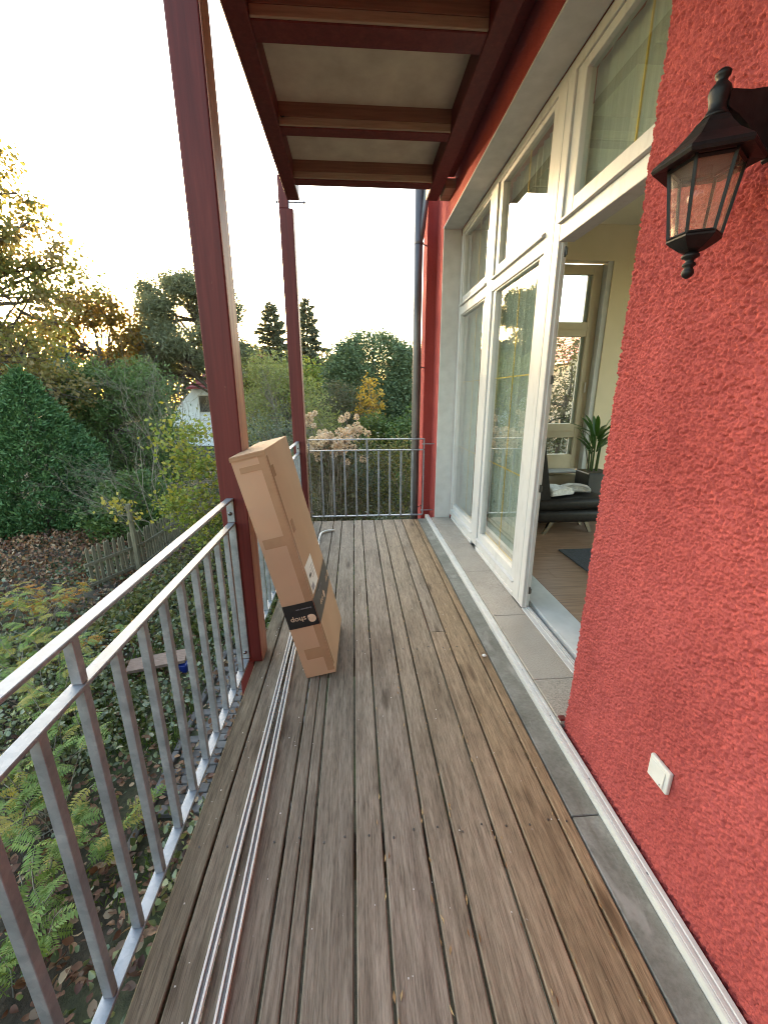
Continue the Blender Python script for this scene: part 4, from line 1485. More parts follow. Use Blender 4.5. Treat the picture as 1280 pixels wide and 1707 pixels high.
def tree(name, label, cat, base, trunk_top, clumps, n_leaf, size, mat, trunk_r=0.15, sub=14, sigma=0.28, aspect=0.6, seed=1,
         bark=None, group=None, up=0.0, shell=0.55, twigs=True, fold=0.12, bias=0.0, leafname='foliage'):
    """trunk, limbs to every clump and twigs, leaves gathered in many small bunches inside the clumps"""
    r = np.random.default_rng(seed)
    t = thing(name, base, label, cat, group)
    base = np.array(base, float)
    top = np.array(trunk_top, float)
    bark = bark or M['bark']
    tp, tr = curve_path(base - (0, 0, 0.1), top, trunk_r, trunk_r * 0.45, 0.02, r, 8)
    tubes_mesh('trunk', [(tp, tr)], bark, t, 9)
    paths, P, O = [], [], []
    vol = np.array([c[3] * c[4] * c[5] for c in clumps]) ** (2 / 3)
    vol = vol / vol.sum()
    for (cx, cy, cz, rx, ry, rz), w in zip(clumps, vol):
        c = np.array([cx, cy, cz])
        k0 = r.uniform(0.45, 1.0)
        a = tp[int(k0 * 8)]
        lp, lr = curve_path(a, c, trunk_r * 0.38, trunk_r * 0.16, 0.06, r, 6, 0.05)
        paths.append((lp, lr))
        ns = max(3, int(sub * len(clumps) * w))
        nl = max(8, int(n_leaf * w / ns))
        for _ in range(ns):
            dv = r.normal(size=3)
            dv /= np.linalg.norm(dv)
            q = c + dv * np.array([rx, ry, rz]) * (shell + (1 - shell) * r.random() ** 0.7)
            if twigs:
                paths.append(curve_path(lp[r.integers(2, 7)], q, trunk_r * 0.13, trunk_r * 0.03, 0.06, r, 4))
            m = int(nl * r.uniform(0.5, 1.5))
            s = sigma * r.uniform(0.6, 1.4)
            pts = q + r.normal(size=(m, 3)) * s * np.array([1, 1, 0.75])
            P.append(pts)
            O.append(unit(pts - c))
    tubes_mesh('branches', paths, bark, t, 4)
    P = np.concatenate(P)
    P[:, 2] = np.maximum(P[:, 2], -1.97)
    leaf_mesh(leafname, P, size, mat, t, aspect, np.concatenate(O), bias, up, fold=fold, r=r)
    return t


def cone_conifer(name, label, cat, base, h, prof, n, size, mat, seed, group=None, aspect=0.32, up=0.35, lump=0.25, depth=0.4, lean=(0, 0), tight=0.9):
    """dense conifer: sprays in a lumpy shell; prof = list of (height fraction, radius)"""
    r = np.random.default_rng(seed)
    t = thing(name, base, label, cat, group)
    bx, by, bz = base
    tubes_mesh('trunk', [([(bx, by, bz - 0.1), (bx + lean[0] * 0.5, by + lean[1] * 0.5, bz + h * 0.5), (bx + lean[0], by + lean[1], bz + h * 0.95)], [0.14, 0.09, 0.015])], M['bark'], t, 8)
    hf = np.array([p[0] for p in prof])
    rf = np.array([p[1] for p in prof])
    hh = np.linspace(0, 1, 200)
    rr = np.interp(hh, hf, rf)
    cdf = np.cumsum(rr + 0.05)
    cdf /= cdf[-1]
    nb = n // 26
    z = np.interp(r.random(nb), cdf, hh)
    th = r.uniform(0, 2 * np.pi, nb)
    rad = np.interp(z, hf, rf)
    lm = 1 + lump * ((vnoise(th * 2.4 + 30, z * h * 1.1 + 30, seed) - 0.5) * 1.1 + (vnoise(th * 6.5 + 30, z * h * 3.3 + 30, seed + 1) - 0.5) * 0.9)
    rad = rad * lm * (1 - depth * r.random(nb) ** 2)
    C = np.stack([bx + lean[0] * z + rad * np.cos(th), by + lean[1] * z + rad * np.sin(th), bz + z * h], 1)
    O = np.stack([np.cos(th), np.sin(th), np.full(nb, 0.15)], 1)
    rep = 26
    P = np.repeat(C, rep, 0) + r.normal(size=(nb * rep, 3)) * size * np.array([tight, tight, tight * 0.85])
    P[:, 2] = np.maximum(P[:, 2], bz + 0.02)
    leaf_mesh('foliage', P, size, mat, t, aspect, np.repeat(O, rep, 0), 0.5, up, fold=0.05, r=r)
    return t


def spruce(name, label, base, h, rmax, n, size, mat, seed, sparse=0.0, group=None):
    """whorls of drooping branches with needles hanging along them"""
    r = np.random.default_rng(seed)
    t = thing(name, base, label, 'tree', group)
    b = np.array(base, float)
    tubes_mesh('trunk', [([b - (0, 0, 0.1), b + (0, 0, h * 0.5), b + (0, 0, h)], [0.16, 0.1, 0.015])], M['bark'], t, 7)
    paths, P, O = [], [], []
    nb = int(150 * (1 - 0.35 * sparse))
    for k in range(nb):
        z = 0.06 + 0.93 * (k + r.random()) / nb
        a = k * 2.39996 + r.normal(0, 0.35)
        ln = (rmax * (1 - z) ** 0.9 + 0.16) * r.uniform(0.6, 1.2)
        d = np.array([math.cos(a), math.sin(a), 0])
        rise = 0.10 + 0.55 * max(0.0, z - 0.45)
        drop = 0.38 * (1 - z)
        sg = np.linspace(0, 1, 6)
        p = b + np.array([0, 0, z * h]) + d * (sg * ln)[:, None]
        p[:, 2] += rise * sg * ln - drop * sg ** 2 * ln
        paths.append((p, np.linspace(0.028, 0.005, 6)))
        m = max(16, int(n / nb * 2.2 * ln / rmax + 10))
        u = r.random(m) ** 0.75
        q = b + np.array([0, 0, z * h]) + d * (u * ln)[:, None]
        q[:, 2] += rise * u * ln - drop * u ** 2 * ln - 0.10 * r.random(m) * (1.2 - z)
        side = np.cross(d, [0, 0, 1])
        sw = r.uniform(-1, 1, m)
        q = q + side * (sw * 0.30 * ln * (1 - 0.75 * u))[:, None]
        P.append(q)
        O.append(unit(d * 0.8 + side * (np.sign(sw) * 0.7)[:, None] + np.array([0, 0, -0.35 + 0.9 * rise])))
    tubes_mesh('branches', paths, M['bark'], t, 4)
    leaf_mesh('foliage', np.concatenate(P), size, mat, t, 0.3, unit(np.concatenate(O)), 0.6, -0.1, fold=0.03, r=r)
    return t


def bare_shrub(name, label, base, tips, seed, n_stem=8, r0=0.022, depth=4):
    r = np.random.default_rng(seed)
    t = thing(name, base, label, 'shrub')
    paths = []

    def grow(p, d, ln, rad, lev):
        q = p + d * ln
        paths.append(curve_path(p, q, rad, rad * 0.55, 0.06, r, 4))
        if lev == 0:
            return
        pts = paths[-1][0]
        for _ in range(r.integers(3, 5)):
            s = pts[r.integers(1, 5)]
            nd = d + r.normal(0, 0.42, 3)
            nd[2] += 0.08
            nd /= np.linalg.norm(nd)
            grow(s, nd, ln * r.uniform(0.5, 0.75), rad * 0.5, lev - 1)
    b = np.array(base, float)
    for tip in tips:
        d = np.array(tip, float) - b
        ln = np.linalg.norm(d)
        s = b + r.normal(0, 0.12, 3) * (1, 1, 0)
        grow(s, d / ln, ln * 0.62, r0, depth - 1)
    tubes_mesh('branches', paths, M['twig'], t, 3)
    return t


# --- far woodland (one mass) -------------------------------------------------
def woodland():
    r = np.random.default_rng(5)
    P = []
    for k in range(150):
        x = r.uniform(-62, 44)
        y = r.uniform(44, 66)
        top = 5.2 + 1.6 * vnoise(np.array([x * 0.22 + 90]), np.array([y * 0.1 + 50]), 8)[0] + r.normal(0, 0.5)
        w = r.uniform(1.5, 3.0)
        m = 620
        dv = unit(r.normal(size=(m, 3)))
        q = np.array([x, y, 0.0]) + dv * np.array([w, w, 0.5]) * (r.random((m, 1)) ** 0.33)
        q[:, 2] = -1 + (top + 1) * r.random(m) ** 0.8
        sh = np.sqrt(np.clip(1 - np.clip((q[:, 2] - top * 0.45) / (top * 0.55), 0, 1) ** 2, 0, 1))
        q[:, 0] = x + (q[:, 0] - x) * (0.25 + 0.75 * sh)
        P.append(q)
    o = leaf_mesh('distant_woodland', np.concatenate(P), 0.42, L['wood'], None, 0.7, r=r)
    tag(o, 'line of far autumn brown woodland along the horizon', 'woodland', kind='stuff')


woodland()
TG = 'garden trees beyond the deck'
SG = 'garden shrubs beyond the railing'

# --- left side -----------------------------------------------------------------
mr = np.random.default_rng(21)
cl = []
for k in range(30):
    a = mr.uniform(0, 2 * np.pi)
    zz = mr.uniform(0.4, 6.6)
    rad = 2.75 * math.sqrt(max(0.05, 1 - ((zz - 3.1) / 4.0) ** 2)) * (0.55 + 0.45 * mr.random())
    cl.append((-9.3 + rad * math.cos(a), 11.6 + rad * math.sin(a), zz, 0.8, 0.8, 0.55))
cl = [(x * 1.22, y * 1.22, (z - 1.6) * 1.22 + 1.6, a * 1.22, b * 1.22, c * 1.22) for x, y, z, a, b, c in cl if z > 1.3]
MTOP = [(x * 1.22 , 14.0, (z - 1.6) * 1.22 + 1.6, 0.42, 0.45, 0.34) for x, z in ((-7.75, 6.6), (-7.5, 6.0), (-7.25, 5.5), (-6.95, 4.95), (-6.75, 4.6), (-7.2, 4.5), (-7.6, 5.1), (-7.9, 5.8), (-7.5, 3.9), (-8.2, 6.9), (-8.3, 5.2), (-7.2, 3.3), (-8.5, 7.3))]
cl += [(x * 1.22, y * 1.22, (z - 1.6) * 1.22 + 1.6, a * 1.22, b * 1.22, c * 1.22) for x, y, z, a, b, c in [(-6.95, 11.4, 4.55, 0.5, 0.6, 0.3), (-7.0, 11.2, 3.9, 0.55, 0.6, 0.35), (-7.45, 11.2, 5.3, 0.45, 0.5, 0.4), (-7.3, 11.4, 2.9, 0.6, 0.6, 0.4), (-7.4, 11.6, 2.1, 0.7, 0.7, 0.4), (-8.0, 11.2, 6.1, 0.5, 0.5, 0.5)]]
tree('maple_tree', 'big leafy maple with bronze green leaves at the left edge', 'tree', (-12.3, 14.4, -2.0), (-12.2, 14.3, 5.8), [(c[0] - 0.75,) + tuple(c[1:]) for c in cl] + MTOP, 22000, 0.12, L['maple'],
     0.16, sub=18, sigma=0.19, aspect=0.85, seed=22, group=TG)

cl = [(-13.4 + dx, 24 + dy, z, rx, 1.2, rz) for dx, dy, z, rx, rz in
      ((-1.5, 0, 5.1, 0.9, 0.6), (-0.6, 0.4, 6.0, 0.9, 0.5), (0.5, -0.3, 6.1, 0.9, 0.5), (1.5, 0.2, 5.3, 0.8, 0.5), (2.0, 0, 4.4, 0.7, 0.5), (-1.8, 0.3, 4.0, 0.8, 0.5), (0.2, 0.5, 5.2, 0.8, 0.4),
       (1.2, 0.4, 3.6, 0.6, 0.4), (-0.8, -0.4, 4.4, 0.6, 0.4), (-2.4, 0, 5.0, 0.7, 0.5))]
tree('autumn_tree', 'golden backlit autumn tree with open crown in front of the sun', 'tree', (-13.2, 24, -2.0), (-13.3, 24, 4.3), cl, 6500, 0.17, L['autumn'], 0.2, sub=12, sigma=0.26, aspect=0.8, seed=23, group=TG)

cl = []
pr2 = np.random.default_rng(31)
for k in range(34):
    z = pr2.uniform(3.0, 7.7)
    w = 3.1 * math.sqrt(max(0.08, 1 - ((z - 4.3) / 4.1) ** 2))
    a = pr2.uniform(0, 2 * np.pi)
    cl.append((-9.5 + w * math.cos(a) * pr2.uniform(0.4, 1), 27 + w * math.sin(a) * pr2.uniform(0.4, 1), z, 0.85, 0.85, 0.4))
cl += [(-10.6, 26.6, 7.6, 0.8, 0.7, 0.35), (-9.3, 26.6, 7.8, 0.8, 0.7, 0.3), (-12.0, 26.6, 6.3, 0.6, 0.6, 0.4), (-7.0, 26.6, 6.2, 0.7, 0.7, 0.5), (-12.2, 26.4, 2.4, 0.8, 0.8, 0.7), (-12.2, 26.4, 4.6, 0.8, 0.7, 0.6)]
tree('pine_tree', 'large grey green pine with rounded crown seen left of the nearer red post', 'tree', (-7.7, 27.4, -2.0), (-9.4, 27, 6.8), cl, 50000, 0.25, L['pine'], 0.24, sub=14, sigma=0.30, aspect=0.2, seed=32, group=TG)

cl = [(-10.2 + k * 0.62, 15.7 + 0.35 * math.sin(k * 2.1), z + 0.3 * math.sin(k * 1.7), 0.75, 0.8, 0.75) for k in range(6) for z in (-1.3, -0.2, 0.9, 1.75)]
cl += [(-8.4, 15.6, 2.35, 0.6, 0.6, 0.4), (-9.4, 15.6, 2.1, 0.6, 0.6, 0.4), (-7.5, 15.5, 2.0, 0.5, 0.6, 0.5), (-11.4, 15.8, 1.2, 0.9, 0.8, 0.8), (-11.6, 15.8, -0.4, 0.9, 0.8, 0.9), (-12.8, 16, 0.6, 0.9, 0.8, 0.9), (-6.6, 15.8, 0.2, 0.7, 0.7, 0.9), (-6.4, 15.8, -1.0, 0.8, 0.7, 0.8)]
tree('yew_hedge', 'broad dark green evergreen hedge behind the cone shaped thuja', 'hedge', (-9, 15.8, -2.0), (-9, 15.8, 1.4), cl, 42000, 0.13, L['hedge'], 0.1, sub=20, sigma=0.2, aspect=0.3, seed=33, up=0.25, shell=0.75)

cone_conifer('thuja_tree', 'dense deep green cone shaped thuja at the left edge', 'tree', (-8.7, 11.9, -2.0), 4.25,
             [(0, 1.55), (0.1, 1.72), (0.3, 1.55), (0.5, 1.22), (0.7, 0.80), (0.85, 0.42), (0.95, 0.16), (1.0, 0.03)], 62000, 0.115, L['thuja'], 34, lump=0.30, depth=0.45, tight=0.62)
spruce('blue_spruce', 'small blue grey spruce rising above the dark hedge', (-13.9, 22, -1.98), 5.9, 1.5, 9000, 0.16, L['blue'], 35)
cone_conifer('dark_shrub', 'dark rounded evergreen shrub low behind the fence post', 'shrub', (-5.75, 10.9, -2.0), 1.7,
             [(0, 0.95), (0.4, 1.05), (0.75, 0.7), (1.0, 0.1)], 9000, 0.10, L['hedge'], 36, aspect=0.5, lump=0.3)

bare_shrub('bare_shrub', 'leafless grey shrub of fine twigs beyond the picket fence', (-4.6, 9.6, -2.0),
           [(-5.7, 9.2, 0.1), (-5.1, 9.4, 1.0), (-4.3, 9.4, 2.0), (-3.7, 9.6, 1.6), (-5.9, 9.3, -0.4), (-4.6, 9.9, 1.5)], 41, r0=0.017, depth=5)
cl = [(-3.38, 8.3, 0.98, 0.24, 0.3, 0.26), (-3.02, 8.4, 0.85, 0.24, 0.3, 0.22), (-3.15, 8.3, 0.5, 0.4, 0.4, 0.3), (-3.7, 8.3, 0.7, 0.22, 0.3, 0.22), (-3.5, 8.4, 0.35, 0.35, 0.4, 0.3), (-2.8, 8.4, 0.0, 0.45, 0.4, 0.35), (-3.3, 8.3, -0.3, 0.45, 0.4, 0.35), (-3.6, 8.6, -0.7, 0.45, 0.4, 0.4), (-2.7, 8.5, -0.7, 0.5, 0.4, 0.4), (-3.1, 8.6, -1.1, 0.5, 0.5, 0.4)]
tree('leafy_shrub', 'loose yellow green shrub between the bare shrub and the nearer post', 'shrub', (-3.1, 8.5, -2.0), (-3.1, 8.4, -0.2), cl, 3000, 0.085, L['yellowgreen'], 0.03, sub=9, sigma=0.16, aspect=0.7, seed=42, bark=M['twig'], group=SG)
cl = [(-4.62, 8.2, -0.42, 0.22, 0.2, 0.14), (-4.5, 8.2, -0.75, 0.18, 0.2, 0.2), (-4.75, 8.15, -0.6, 0.12, 0.15, 0.1)]
tree('climber_plant', 'yellow leaved climber on top of the fence post', 'plant', (-4.5, 8.25, -2.0), (-4.55, 8.25, -0.6), cl, 130, 0.085, L['frond_yellow'], 0.012, sub=5, sigma=0.1, aspect=0.7, seed=43, bark=M['twig'])

# --- centre, between and right of the posts -----------------------------------------
cl = []
wr = np.random.default_rng(51)
for k in range(22):
    z = wr.uniform(-1.0, 2.3)
    w = 1.45 * math.sqrt(max(0.1, 1 - ((z - 0.6) / 2.2) ** 2))
    cl.append((-2.1 + wr.uniform(-1, 1) * w, 13 + wr.uniform(-0.8, 0.8), z, 0.45, 0.45, 0.5))
tree('willow_bush', 'pale yellow green upright willow bush behind the two posts', 'shrub', (-2.1, 13.1, -2.0), (-2.1, 13.1, 0.4), cl, 13000, 0.10, L['willow'], 0.07, sub=18, sigma=0.17, aspect=0.3, seed=52, up=0.55, bark=M['twig'])
cl = [(-1.95 + dx, 8.8 + dy, z, 0.45, 0.4, 0.35) for dx, dy, z in ((0, 0, 0.85), (-0.6, 0.1, 0.6), (0.55, 0.2, 0.7), (-0.4, 0.1, 0.1), (0.4, 0, 0.1), (0, 0, -0.4), (-0.8, 0.2, -0.3), (0.8, 0.2, -0.4), (0, 0.2, -1.1), (-0.8, 0.1, -1.1), (0.7, 0.1, -1.1))]
tree('silver_leaf_shrub', 'dark shrub with small silvery leaves behind the leaning box', 'shrub', (-1.95, 8.9, -2.0), (-1.95, 8.9, 0.2), cl, 9000, 0.05, L['silver'], 0.03, sub=14, sigma=0.16, aspect=0.5, seed=53, bark=M['twig'], group=SG)

spruce('spruce_tree', 'tall spruce with thin top just left of the far post', (-5.3, 30, -1.9), 9.3, 3.3, 34000, 0.26, L['spruce'], 54, sparse=0.35, group=TG)
spruce('spruce_tree', 'slender spruce with thin top just right of the far post', (-3.2, 32, -1.9), 10.0, 2.9, 32000, 0.26, L['spruce'], 55, sparse=0.35, group=TG)
cl = [(-8.0 + k * 1.05, 29 + 0.5 * math.sin(k), 2.2 + 0.8 * math.sin(k * 1.9), 1.0, 0.9, 1.3) for k in range(6)] + [(-8.3, 28, 4.0, 0.9, 0.9, 0.8), (-6.8, 28, 3.8, 0.8, 0.8, 0.7)]
tree('birch_tree', 'mixed olive green tree behind the willow bush', 'tree', (-6.2, 29, -1.9), (-6, 29, 3.5), cl, 11000, 0.17, L['yellowgreen'], 0.14, sub=14, sigma=0.34, aspect=0.6, seed=56, group=TG)
cone_conifer('cypress_tree', 'broad rounded dark green cypress in front of the far end railing', 'tree', (0.95, 20.3, -2.0), 6.25,
             [(0, 1.8), (0.25, 2.2), (0.5, 2.35), (0.75, 2.15), (0.9, 1.6), (0.97, 0.9), (1.0, 0.4)], 64000, 0.17, L['cypress'], 57, lump=0.22, up=0.1, aspect=0.3)
cone_conifer('cypress_tree', 'dark green cypress partly hidden behind the downpipe', 'tree', (3.0, 18.6, -2.0), 5.6,
             [(0, 1.3), (0.3, 1.7), (0.6, 1.6), (0.85, 1.0), (1.0, 0.3)], 36000, 0.16, L['cypress'], 58, lump=0.25, up=0.1, aspect=0.3)
cl = [(-0.55 + dx, 15.2, z, 0.55, 0.5, 0.5) for dx, z in ((0, 1.5), (-0.5, 1.0), (0.5, 0.9), (0, 0.4), (-0.5, -0.1), (0.5, -0.2), (0, -0.9), (-0.6, -1.1), (0.6, -1.1))]
tree('brown_bush', 'olive brown bush left of the golden shrub', 'shrub', (-0.5, 15.3, -2.0), (-0.5, 15.3, 0.4), cl, 11000, 0.085, L['brownbush'], 0.05, sub=16, sigma=0.2, aspect=0.45, seed=59, bark=M['twig'], group=SG)
cl = [(0.5 + dx, 14.9, z, 0.25, 0.3, 0.16) for dx, z in ((0.02, 1.95), (-0.15, 1.65), (0.3, 1.6), (0.0, 1.3), (0.35, 1.25), (-0.2, 1.05), (0.22, 1.0))]
tree('golden_shrub', 'small golden yellow shrub in front of the dark cypress', 'shrub', (0.5, 15.0, -2.0), (0.5, 15.0, 1.2), cl, 800, 0.09, L['gold'], 0.03, sub=10, sigma=0.11, aspect=0.7, seed=60, bark=M['twig'], group=SG)
cl = [(0.7 + dx, 13.3 + dy, z, 0.5, 0.5, 0.18) for dx, dy, z in ((0, 0, 0.75), (-0.4, 0.1, 0.45), (0.45, 0, 0.5), (0.7, 0.1, 0.15), (-0.5, 0, 0.0), (0.1, -0.1, 0.2), (0.9, 0, -0.3), (0.0, 0, -0.4), (-0.6, 0, -0.7), (0.6, 0, -0.9))]
tree('juniper_bush', 'low yellow green juniper with layered sprays below the golden shrub', 'shrub', (0.7, 13.4, -2.0), (0.7, 13.4, 0.0), cl, 9000, 0.12, L['juniper'], 0.04, sub=14, sigma=0.15, aspect=0.25, seed=61, bark=M['twig'], group=SG)
cl = [(1.7 + dx, 12.6, z, 0.6, 0.6, 0.4) for dx, z in ((0, 0.4), (0.5, 0.9), (0.9, 0.3), (0.2, -0.3), (0.8, -0.5), (-0.1, -1.0), (0.8, -1.2))]
tree('holly_shrub', 'dark green shrub beside the downpipe, right of the juniper', 'shrub', (1.9, 12.7, -2.0), (1.9, 12.7, 0.2), cl, 8000, 0.10, L['hedge'], 0.05, sub=14, sigma=0.2, aspect=0.5, seed=62, group=SG)

# shrubs right behind the far railing
for bx, by, top, mat, n, sd, lab, cat in (
        (-0.55, 7.9, 0.35, 'brownbush', 4200, 63, 'brownish shrub behind the left half of the far railing', 'shrub'),
        (0.15, 8.6, 0.25, 'silver', 5200, 64, 'silvery green shrub behind the middle of the far railing', 'shrub'),
        (0.95, 7.9, 0.75, 'shrub', 6000, 65, 'olive green shrub behind the right half of the far railing', 'shrub'),
        (0.45, 6.9, -0.65, 'silver', 5200, 66, 'low grey leaved shrub right below the far railing', 'shrub')):
    r_ = np.random.default_rng(sd)
    cl = []
    for k in range(12):
        cl.append((bx + r_.uniform(-0.55, 0.55), by + r_.uniform(-0.35, 0.35), -1.7 + (top + 1.7) * r_.random() ** 0.7, 0.34, 0.34, 0.28))
    cl.append((bx, by, top - 0.1, 0.4, 0.3, 0.25))
    tree('garden_shrub', lab, cat, (bx, by, -2.0), (bx, by, top * 0.5 - 0.9), cl, n, 0.058, L[mat], 0.025, sub=14, sigma=0.13, aspect=0.55, seed=sd, bark=M['twig'], group=SG)

# dried hydrangea with its cream flower heads
hy = thing('hydrangea', (-0.42, 7.9, -2.0), 'hydrangea with cream dried flower heads behind the far railing', 'shrub')
hr = np.random.default_rng(71)
head_me = None
paths = []
heads = []
for k in range(46):
    u = hr.normal(0, 0.26)
    heads.append((-0.42 + u, 7.6 + hr.normal(0, 0.22), 0.80 + 0.14 * hr.normal() - 0.9 * u * u))
for k in range(9):
    heads.append((-0.85 + hr.normal(0, 0.1), 8.3 + hr.normal(0, 0.1), 1.15 + hr.normal(0, 0.14)))
for k in range(12):
    heads.append((0.02 + hr.normal(0, 0.16), 8.3 + hr.normal(0, 0.1), 0.98 + hr.normal(0, 0.14)))
for (hx, hy_, hz) in heads:
    paths.append(curve_path((-0.42 + hr.normal(0, 0.1), 7.9, -1.95), (hx, hy_, hz), 0.009, 0.004, 0.05, hr, 5))
    if head_me is None:
        m_ = 80
        dv = unit(hr.normal(size=(m_, 3)))
        o = leaf_mesh('flower_head', dv * np.array([0.052, 0.052, 0.042]), 0.036, L['flower'], None, 0.9, dv, 0.4, r=hr)
        head_me = o.data
    else:
        o = bpy.data.objects.new('flower_head', head_me)
        col.objects.link(o)
    o.parent = hy
    s = hr.uniform(0.7, 1.25)
    o.scale = (s, s, s)
    o.location = Vector((hx, hy_, hz)) - hy.location
    o.rotation_euler = tuple(hr.uniform(0, 6, 3))
tubes_mesh('stems', paths, M['twig'], hy, 4)
hp = np.stack([hr.normal(-0.42, 0.35, 1500), hr.normal(7.95, 0.25, 1500), hr.uniform(-1.4, 0.85, 1500)], 1)
leaf_mesh('foliage', hp, 0.09, L['brownbush'], hy, 0.6, r=hr)

# trees to the right, behind the house (seen through the room window)
cl = [(7.8 + dx, 15 + dy, z, 1.3, 1.3, 1.1) for dx, dy, z in ((0, 0, 2.6), (-1.6, 0, 1.6), (1.6, 0.3, 1.8), (0, 0, 0.6), (-2, 0, -0.4), (2, 0, -0.2), (0.4, 0, -1.0), (3.6, 0, 0.6), (3.8, 0.4, -1.0), (-3.4, 0, 0.2))]
tree('garden_tree', 'dark tree seen through the far room window', 'tree', (7.8, 15.2, -2.0), (7.8, 15.2, 1.6), cl, 16000, 0.14, L['brownbush'], 0.12, sub=14, sigma=0.33, aspect=0.5, seed=72, group=TG)


# --- neighbour houses ------------------------------------------------------------------
def gable_house(name, label, cx, cy, wid, dep, eave, ridge, wallm, roofm, base=-2.0, gable_windows=()):
    t = thing(name, (cx, cy, base), label, 'house')
    x0, x1, y0, y1 = cx - wid / 2, cx + wid / 2, cy - dep / 2, cy + dep / 2
    MB().prism([(x0, base), (x1, base), (x1, eave), (cx, ridge), (x0, eave)], 'y', y0, y1).build('wall', wallm, t)
    for s in (-1, 1):
        xe = cx + s * (wid / 2 + 0.35)
        sl = (ridge - eave) / (wid / 2)
        ze = eave - 0.35 * sl
        rf_ = MB().hexa([(cx, y0 - 0.4, ridge + 0.02), (xe, y0 - 0.4, ze + 0.02), (xe, y1 + 0.4, ze + 0.02), (cx, y1 + 0.4, ridge + 0.02),
                         (cx, y0 - 0.4, ridge + 0.18), (xe, y0 - 0.4, ze + 0.18), (xe, y1 + 0.4, ze + 0.18), (cx, y1 + 0.4, ridge + 0.18)]).build('roof', roofm, t)
        rows = MB()
        for k in range(12):
            f = (k + 0.5) / 12
            xx, zz = cx + (xe - cx) * f, ridge + (ze - ridge) * f
            rows.tube([(xx, y0 - 0.38, zz + 0.19), (xx, y1 + 0.38, zz + 0.19)], 0.05, 5)
        tag(rows.build('tile_rows', roofm, rf_), kind='stuff')
    for (wx0, wx1, z0, z1) in gable_windows:
        f = MB().box(wx0, wx1, y0 - 0.05, y0 - 0.002, z0, z1).build('window', M['plastic'], t)
        MB().box(wx0 + 0.08, wx1 - 0.08, y0 - 0.06, y0 - 0.051, z0 + 0.08, z1 - 0.08).build('pane', M['winglass_far'], f)
    return t


nh = thing('neighbour_house', (-8.6, 32.5, -1.8), 'white house with red tiled roof far behind the nearer red post', 'house')
MB().box(-11.0, -6.0, 30.0, 36.0, -2.0, 1.98).build('wall', M['housewhite'], nh)
MB().prism([(-12.6, -2.0), (-11.001, -2.0), (-11.001, 1.9), (-12.6, 0.15)], 'y', 30.05, 35.0).build('side_wing', M['housewhite'], nh)
hr_ = MB()
for pts in ([(-11.25, 29.7, 1.985), (-5.7, 29.7, 1.985), (-5.7, 33.0, 4.6), (-8.9, 33.0, 4.6)], [(-11.25, 36.3, 1.985), (-11.25, 29.7, 1.985), (-8.9, 33.0, 4.6)],
            [(-5.7, 36.3, 1.985), (-11.25, 36.3, 1.985), (-8.9, 33.0, 4.6), (-5.7, 33.0, 4.6)], [(-11.25, 29.7, 1.98), (-11.25, 36.3, 1.98), (-5.7, 36.3, 1.98), (-5.7, 29.7, 1.98)]):
    hr_.poly(pts)
hro = hr_.build('roof', M['rooftile'], nh)
rows = MB()
for k in range(11):
    f = (k + 0.3) / 11
    rows.tube([(-11.25 + 2.35 * f, 29.7 + 3.3 * f, 2.0 + 2.61 * f), (-5.7, 29.7 + 3.3 * f, 2.0 + 2.61 * f)], 0.045, 5)
tag(rows.build('tile_rows', M['rooftile'], hro), kind='stuff')
for xa in (-10.6, -8.6):
    f_ = MB().box(xa, xa + 0.8, 29.94, 29.999, 0.4, 1.6).build('window', M['plastic'], nh)
    MB().box(xa + 0.07, xa + 0.73, 29.92, 29.939, 0.47, 1.53).build('pane', M['winglass_far'], f_)
gable_house('neighbour_house', 'tan walled house seen through the far room window', 18.4, 34, 6, 8, 4.0, 6.6, M['tanwall'], M['rooftile'], -1.8, [(16.4, 17.2, 3.0, 4.2)])

# --- picket fence ------------------------------------------------------------------------
fence = thing('picket_fence', (-4.6, 9.5, -2.0), 'old grey picket fence crossing the garden', 'fence')


def fpos(s):
    a = np.array([-5.28, 6.85])
    b = np.array([-4.55, 8.6])
    c = np.array([-4.3, 13.4])
    d1 = np.linalg.norm(b - a)
    if s < d1:
        return a + (b - a) * s / d1, math.atan2((b - a)[1], (b - a)[0])
    d2 = np.linalg.norm(c - b)
    return b + (c - b) * (s - d1) / d2, math.atan2((c - b)[1], (c - b)[0])


pk = None
fr_ = np.random.default_rng(81)
s = 0.72
while s < 6.6:
    p, a = fpos(s)
    if pk is None:
        pk = MB().prism([(-0.029, 0.04), (0.029, 0.04), (0.029, 0.83), (0.0, 0.88), (-0.029, 0.83)], 'y', -0.011, 0.011).build('picket', M['fence'], None)
        o = pk
    else:
        o = bpy.data.objects.new('picket', pk.data)
        col.objects.link(o)
    o.parent = fence
    o.location = (p[0] + 4.6, p[1] - 9.5, fr_.normal(0, 0.012))
    o.rotation_euler = (fr_.normal(0, 0.02), fr_.normal(0, 0.03), a)
    s += 0.105
for s0, s1 in ((0.6, 1.88), (1.9, 4.2), (4.22, 6.6)):
    pa, _ = fpos(s0)
    pb, _ = fpos(s1)
    d = Vector((pb[0] - pa[0], pb[1] - pa[1], 0)).normalized()
    n = Vector((d.y, -d.x, 0))
    for z in (-1.45, -1.86):
        q = []
        for zz in (z - 0.03, z + 0.03):
            for pt, off in ((pa, 0.012), (pb, 0.012), (pb, 0.045), (pa, 0.045)):
                q.append((pt[0] + n.x * off, pt[1] + n.y * off, zz))
        MB().hexa(q).build('fence_rail', M['fence'], fence)
for px_, py_, h_ in ((-4.50, 8.2, 1.53), (-4.36, 10.9, 1.1)):
    MB().tube([(px_, py_, -2.1), (px_, py_, -2 + h_ - 0.02), (px_, py_, -2 + h_)], [0.05, 0.048, 0.03], 8).build('fence_post', M['fence'], fence)

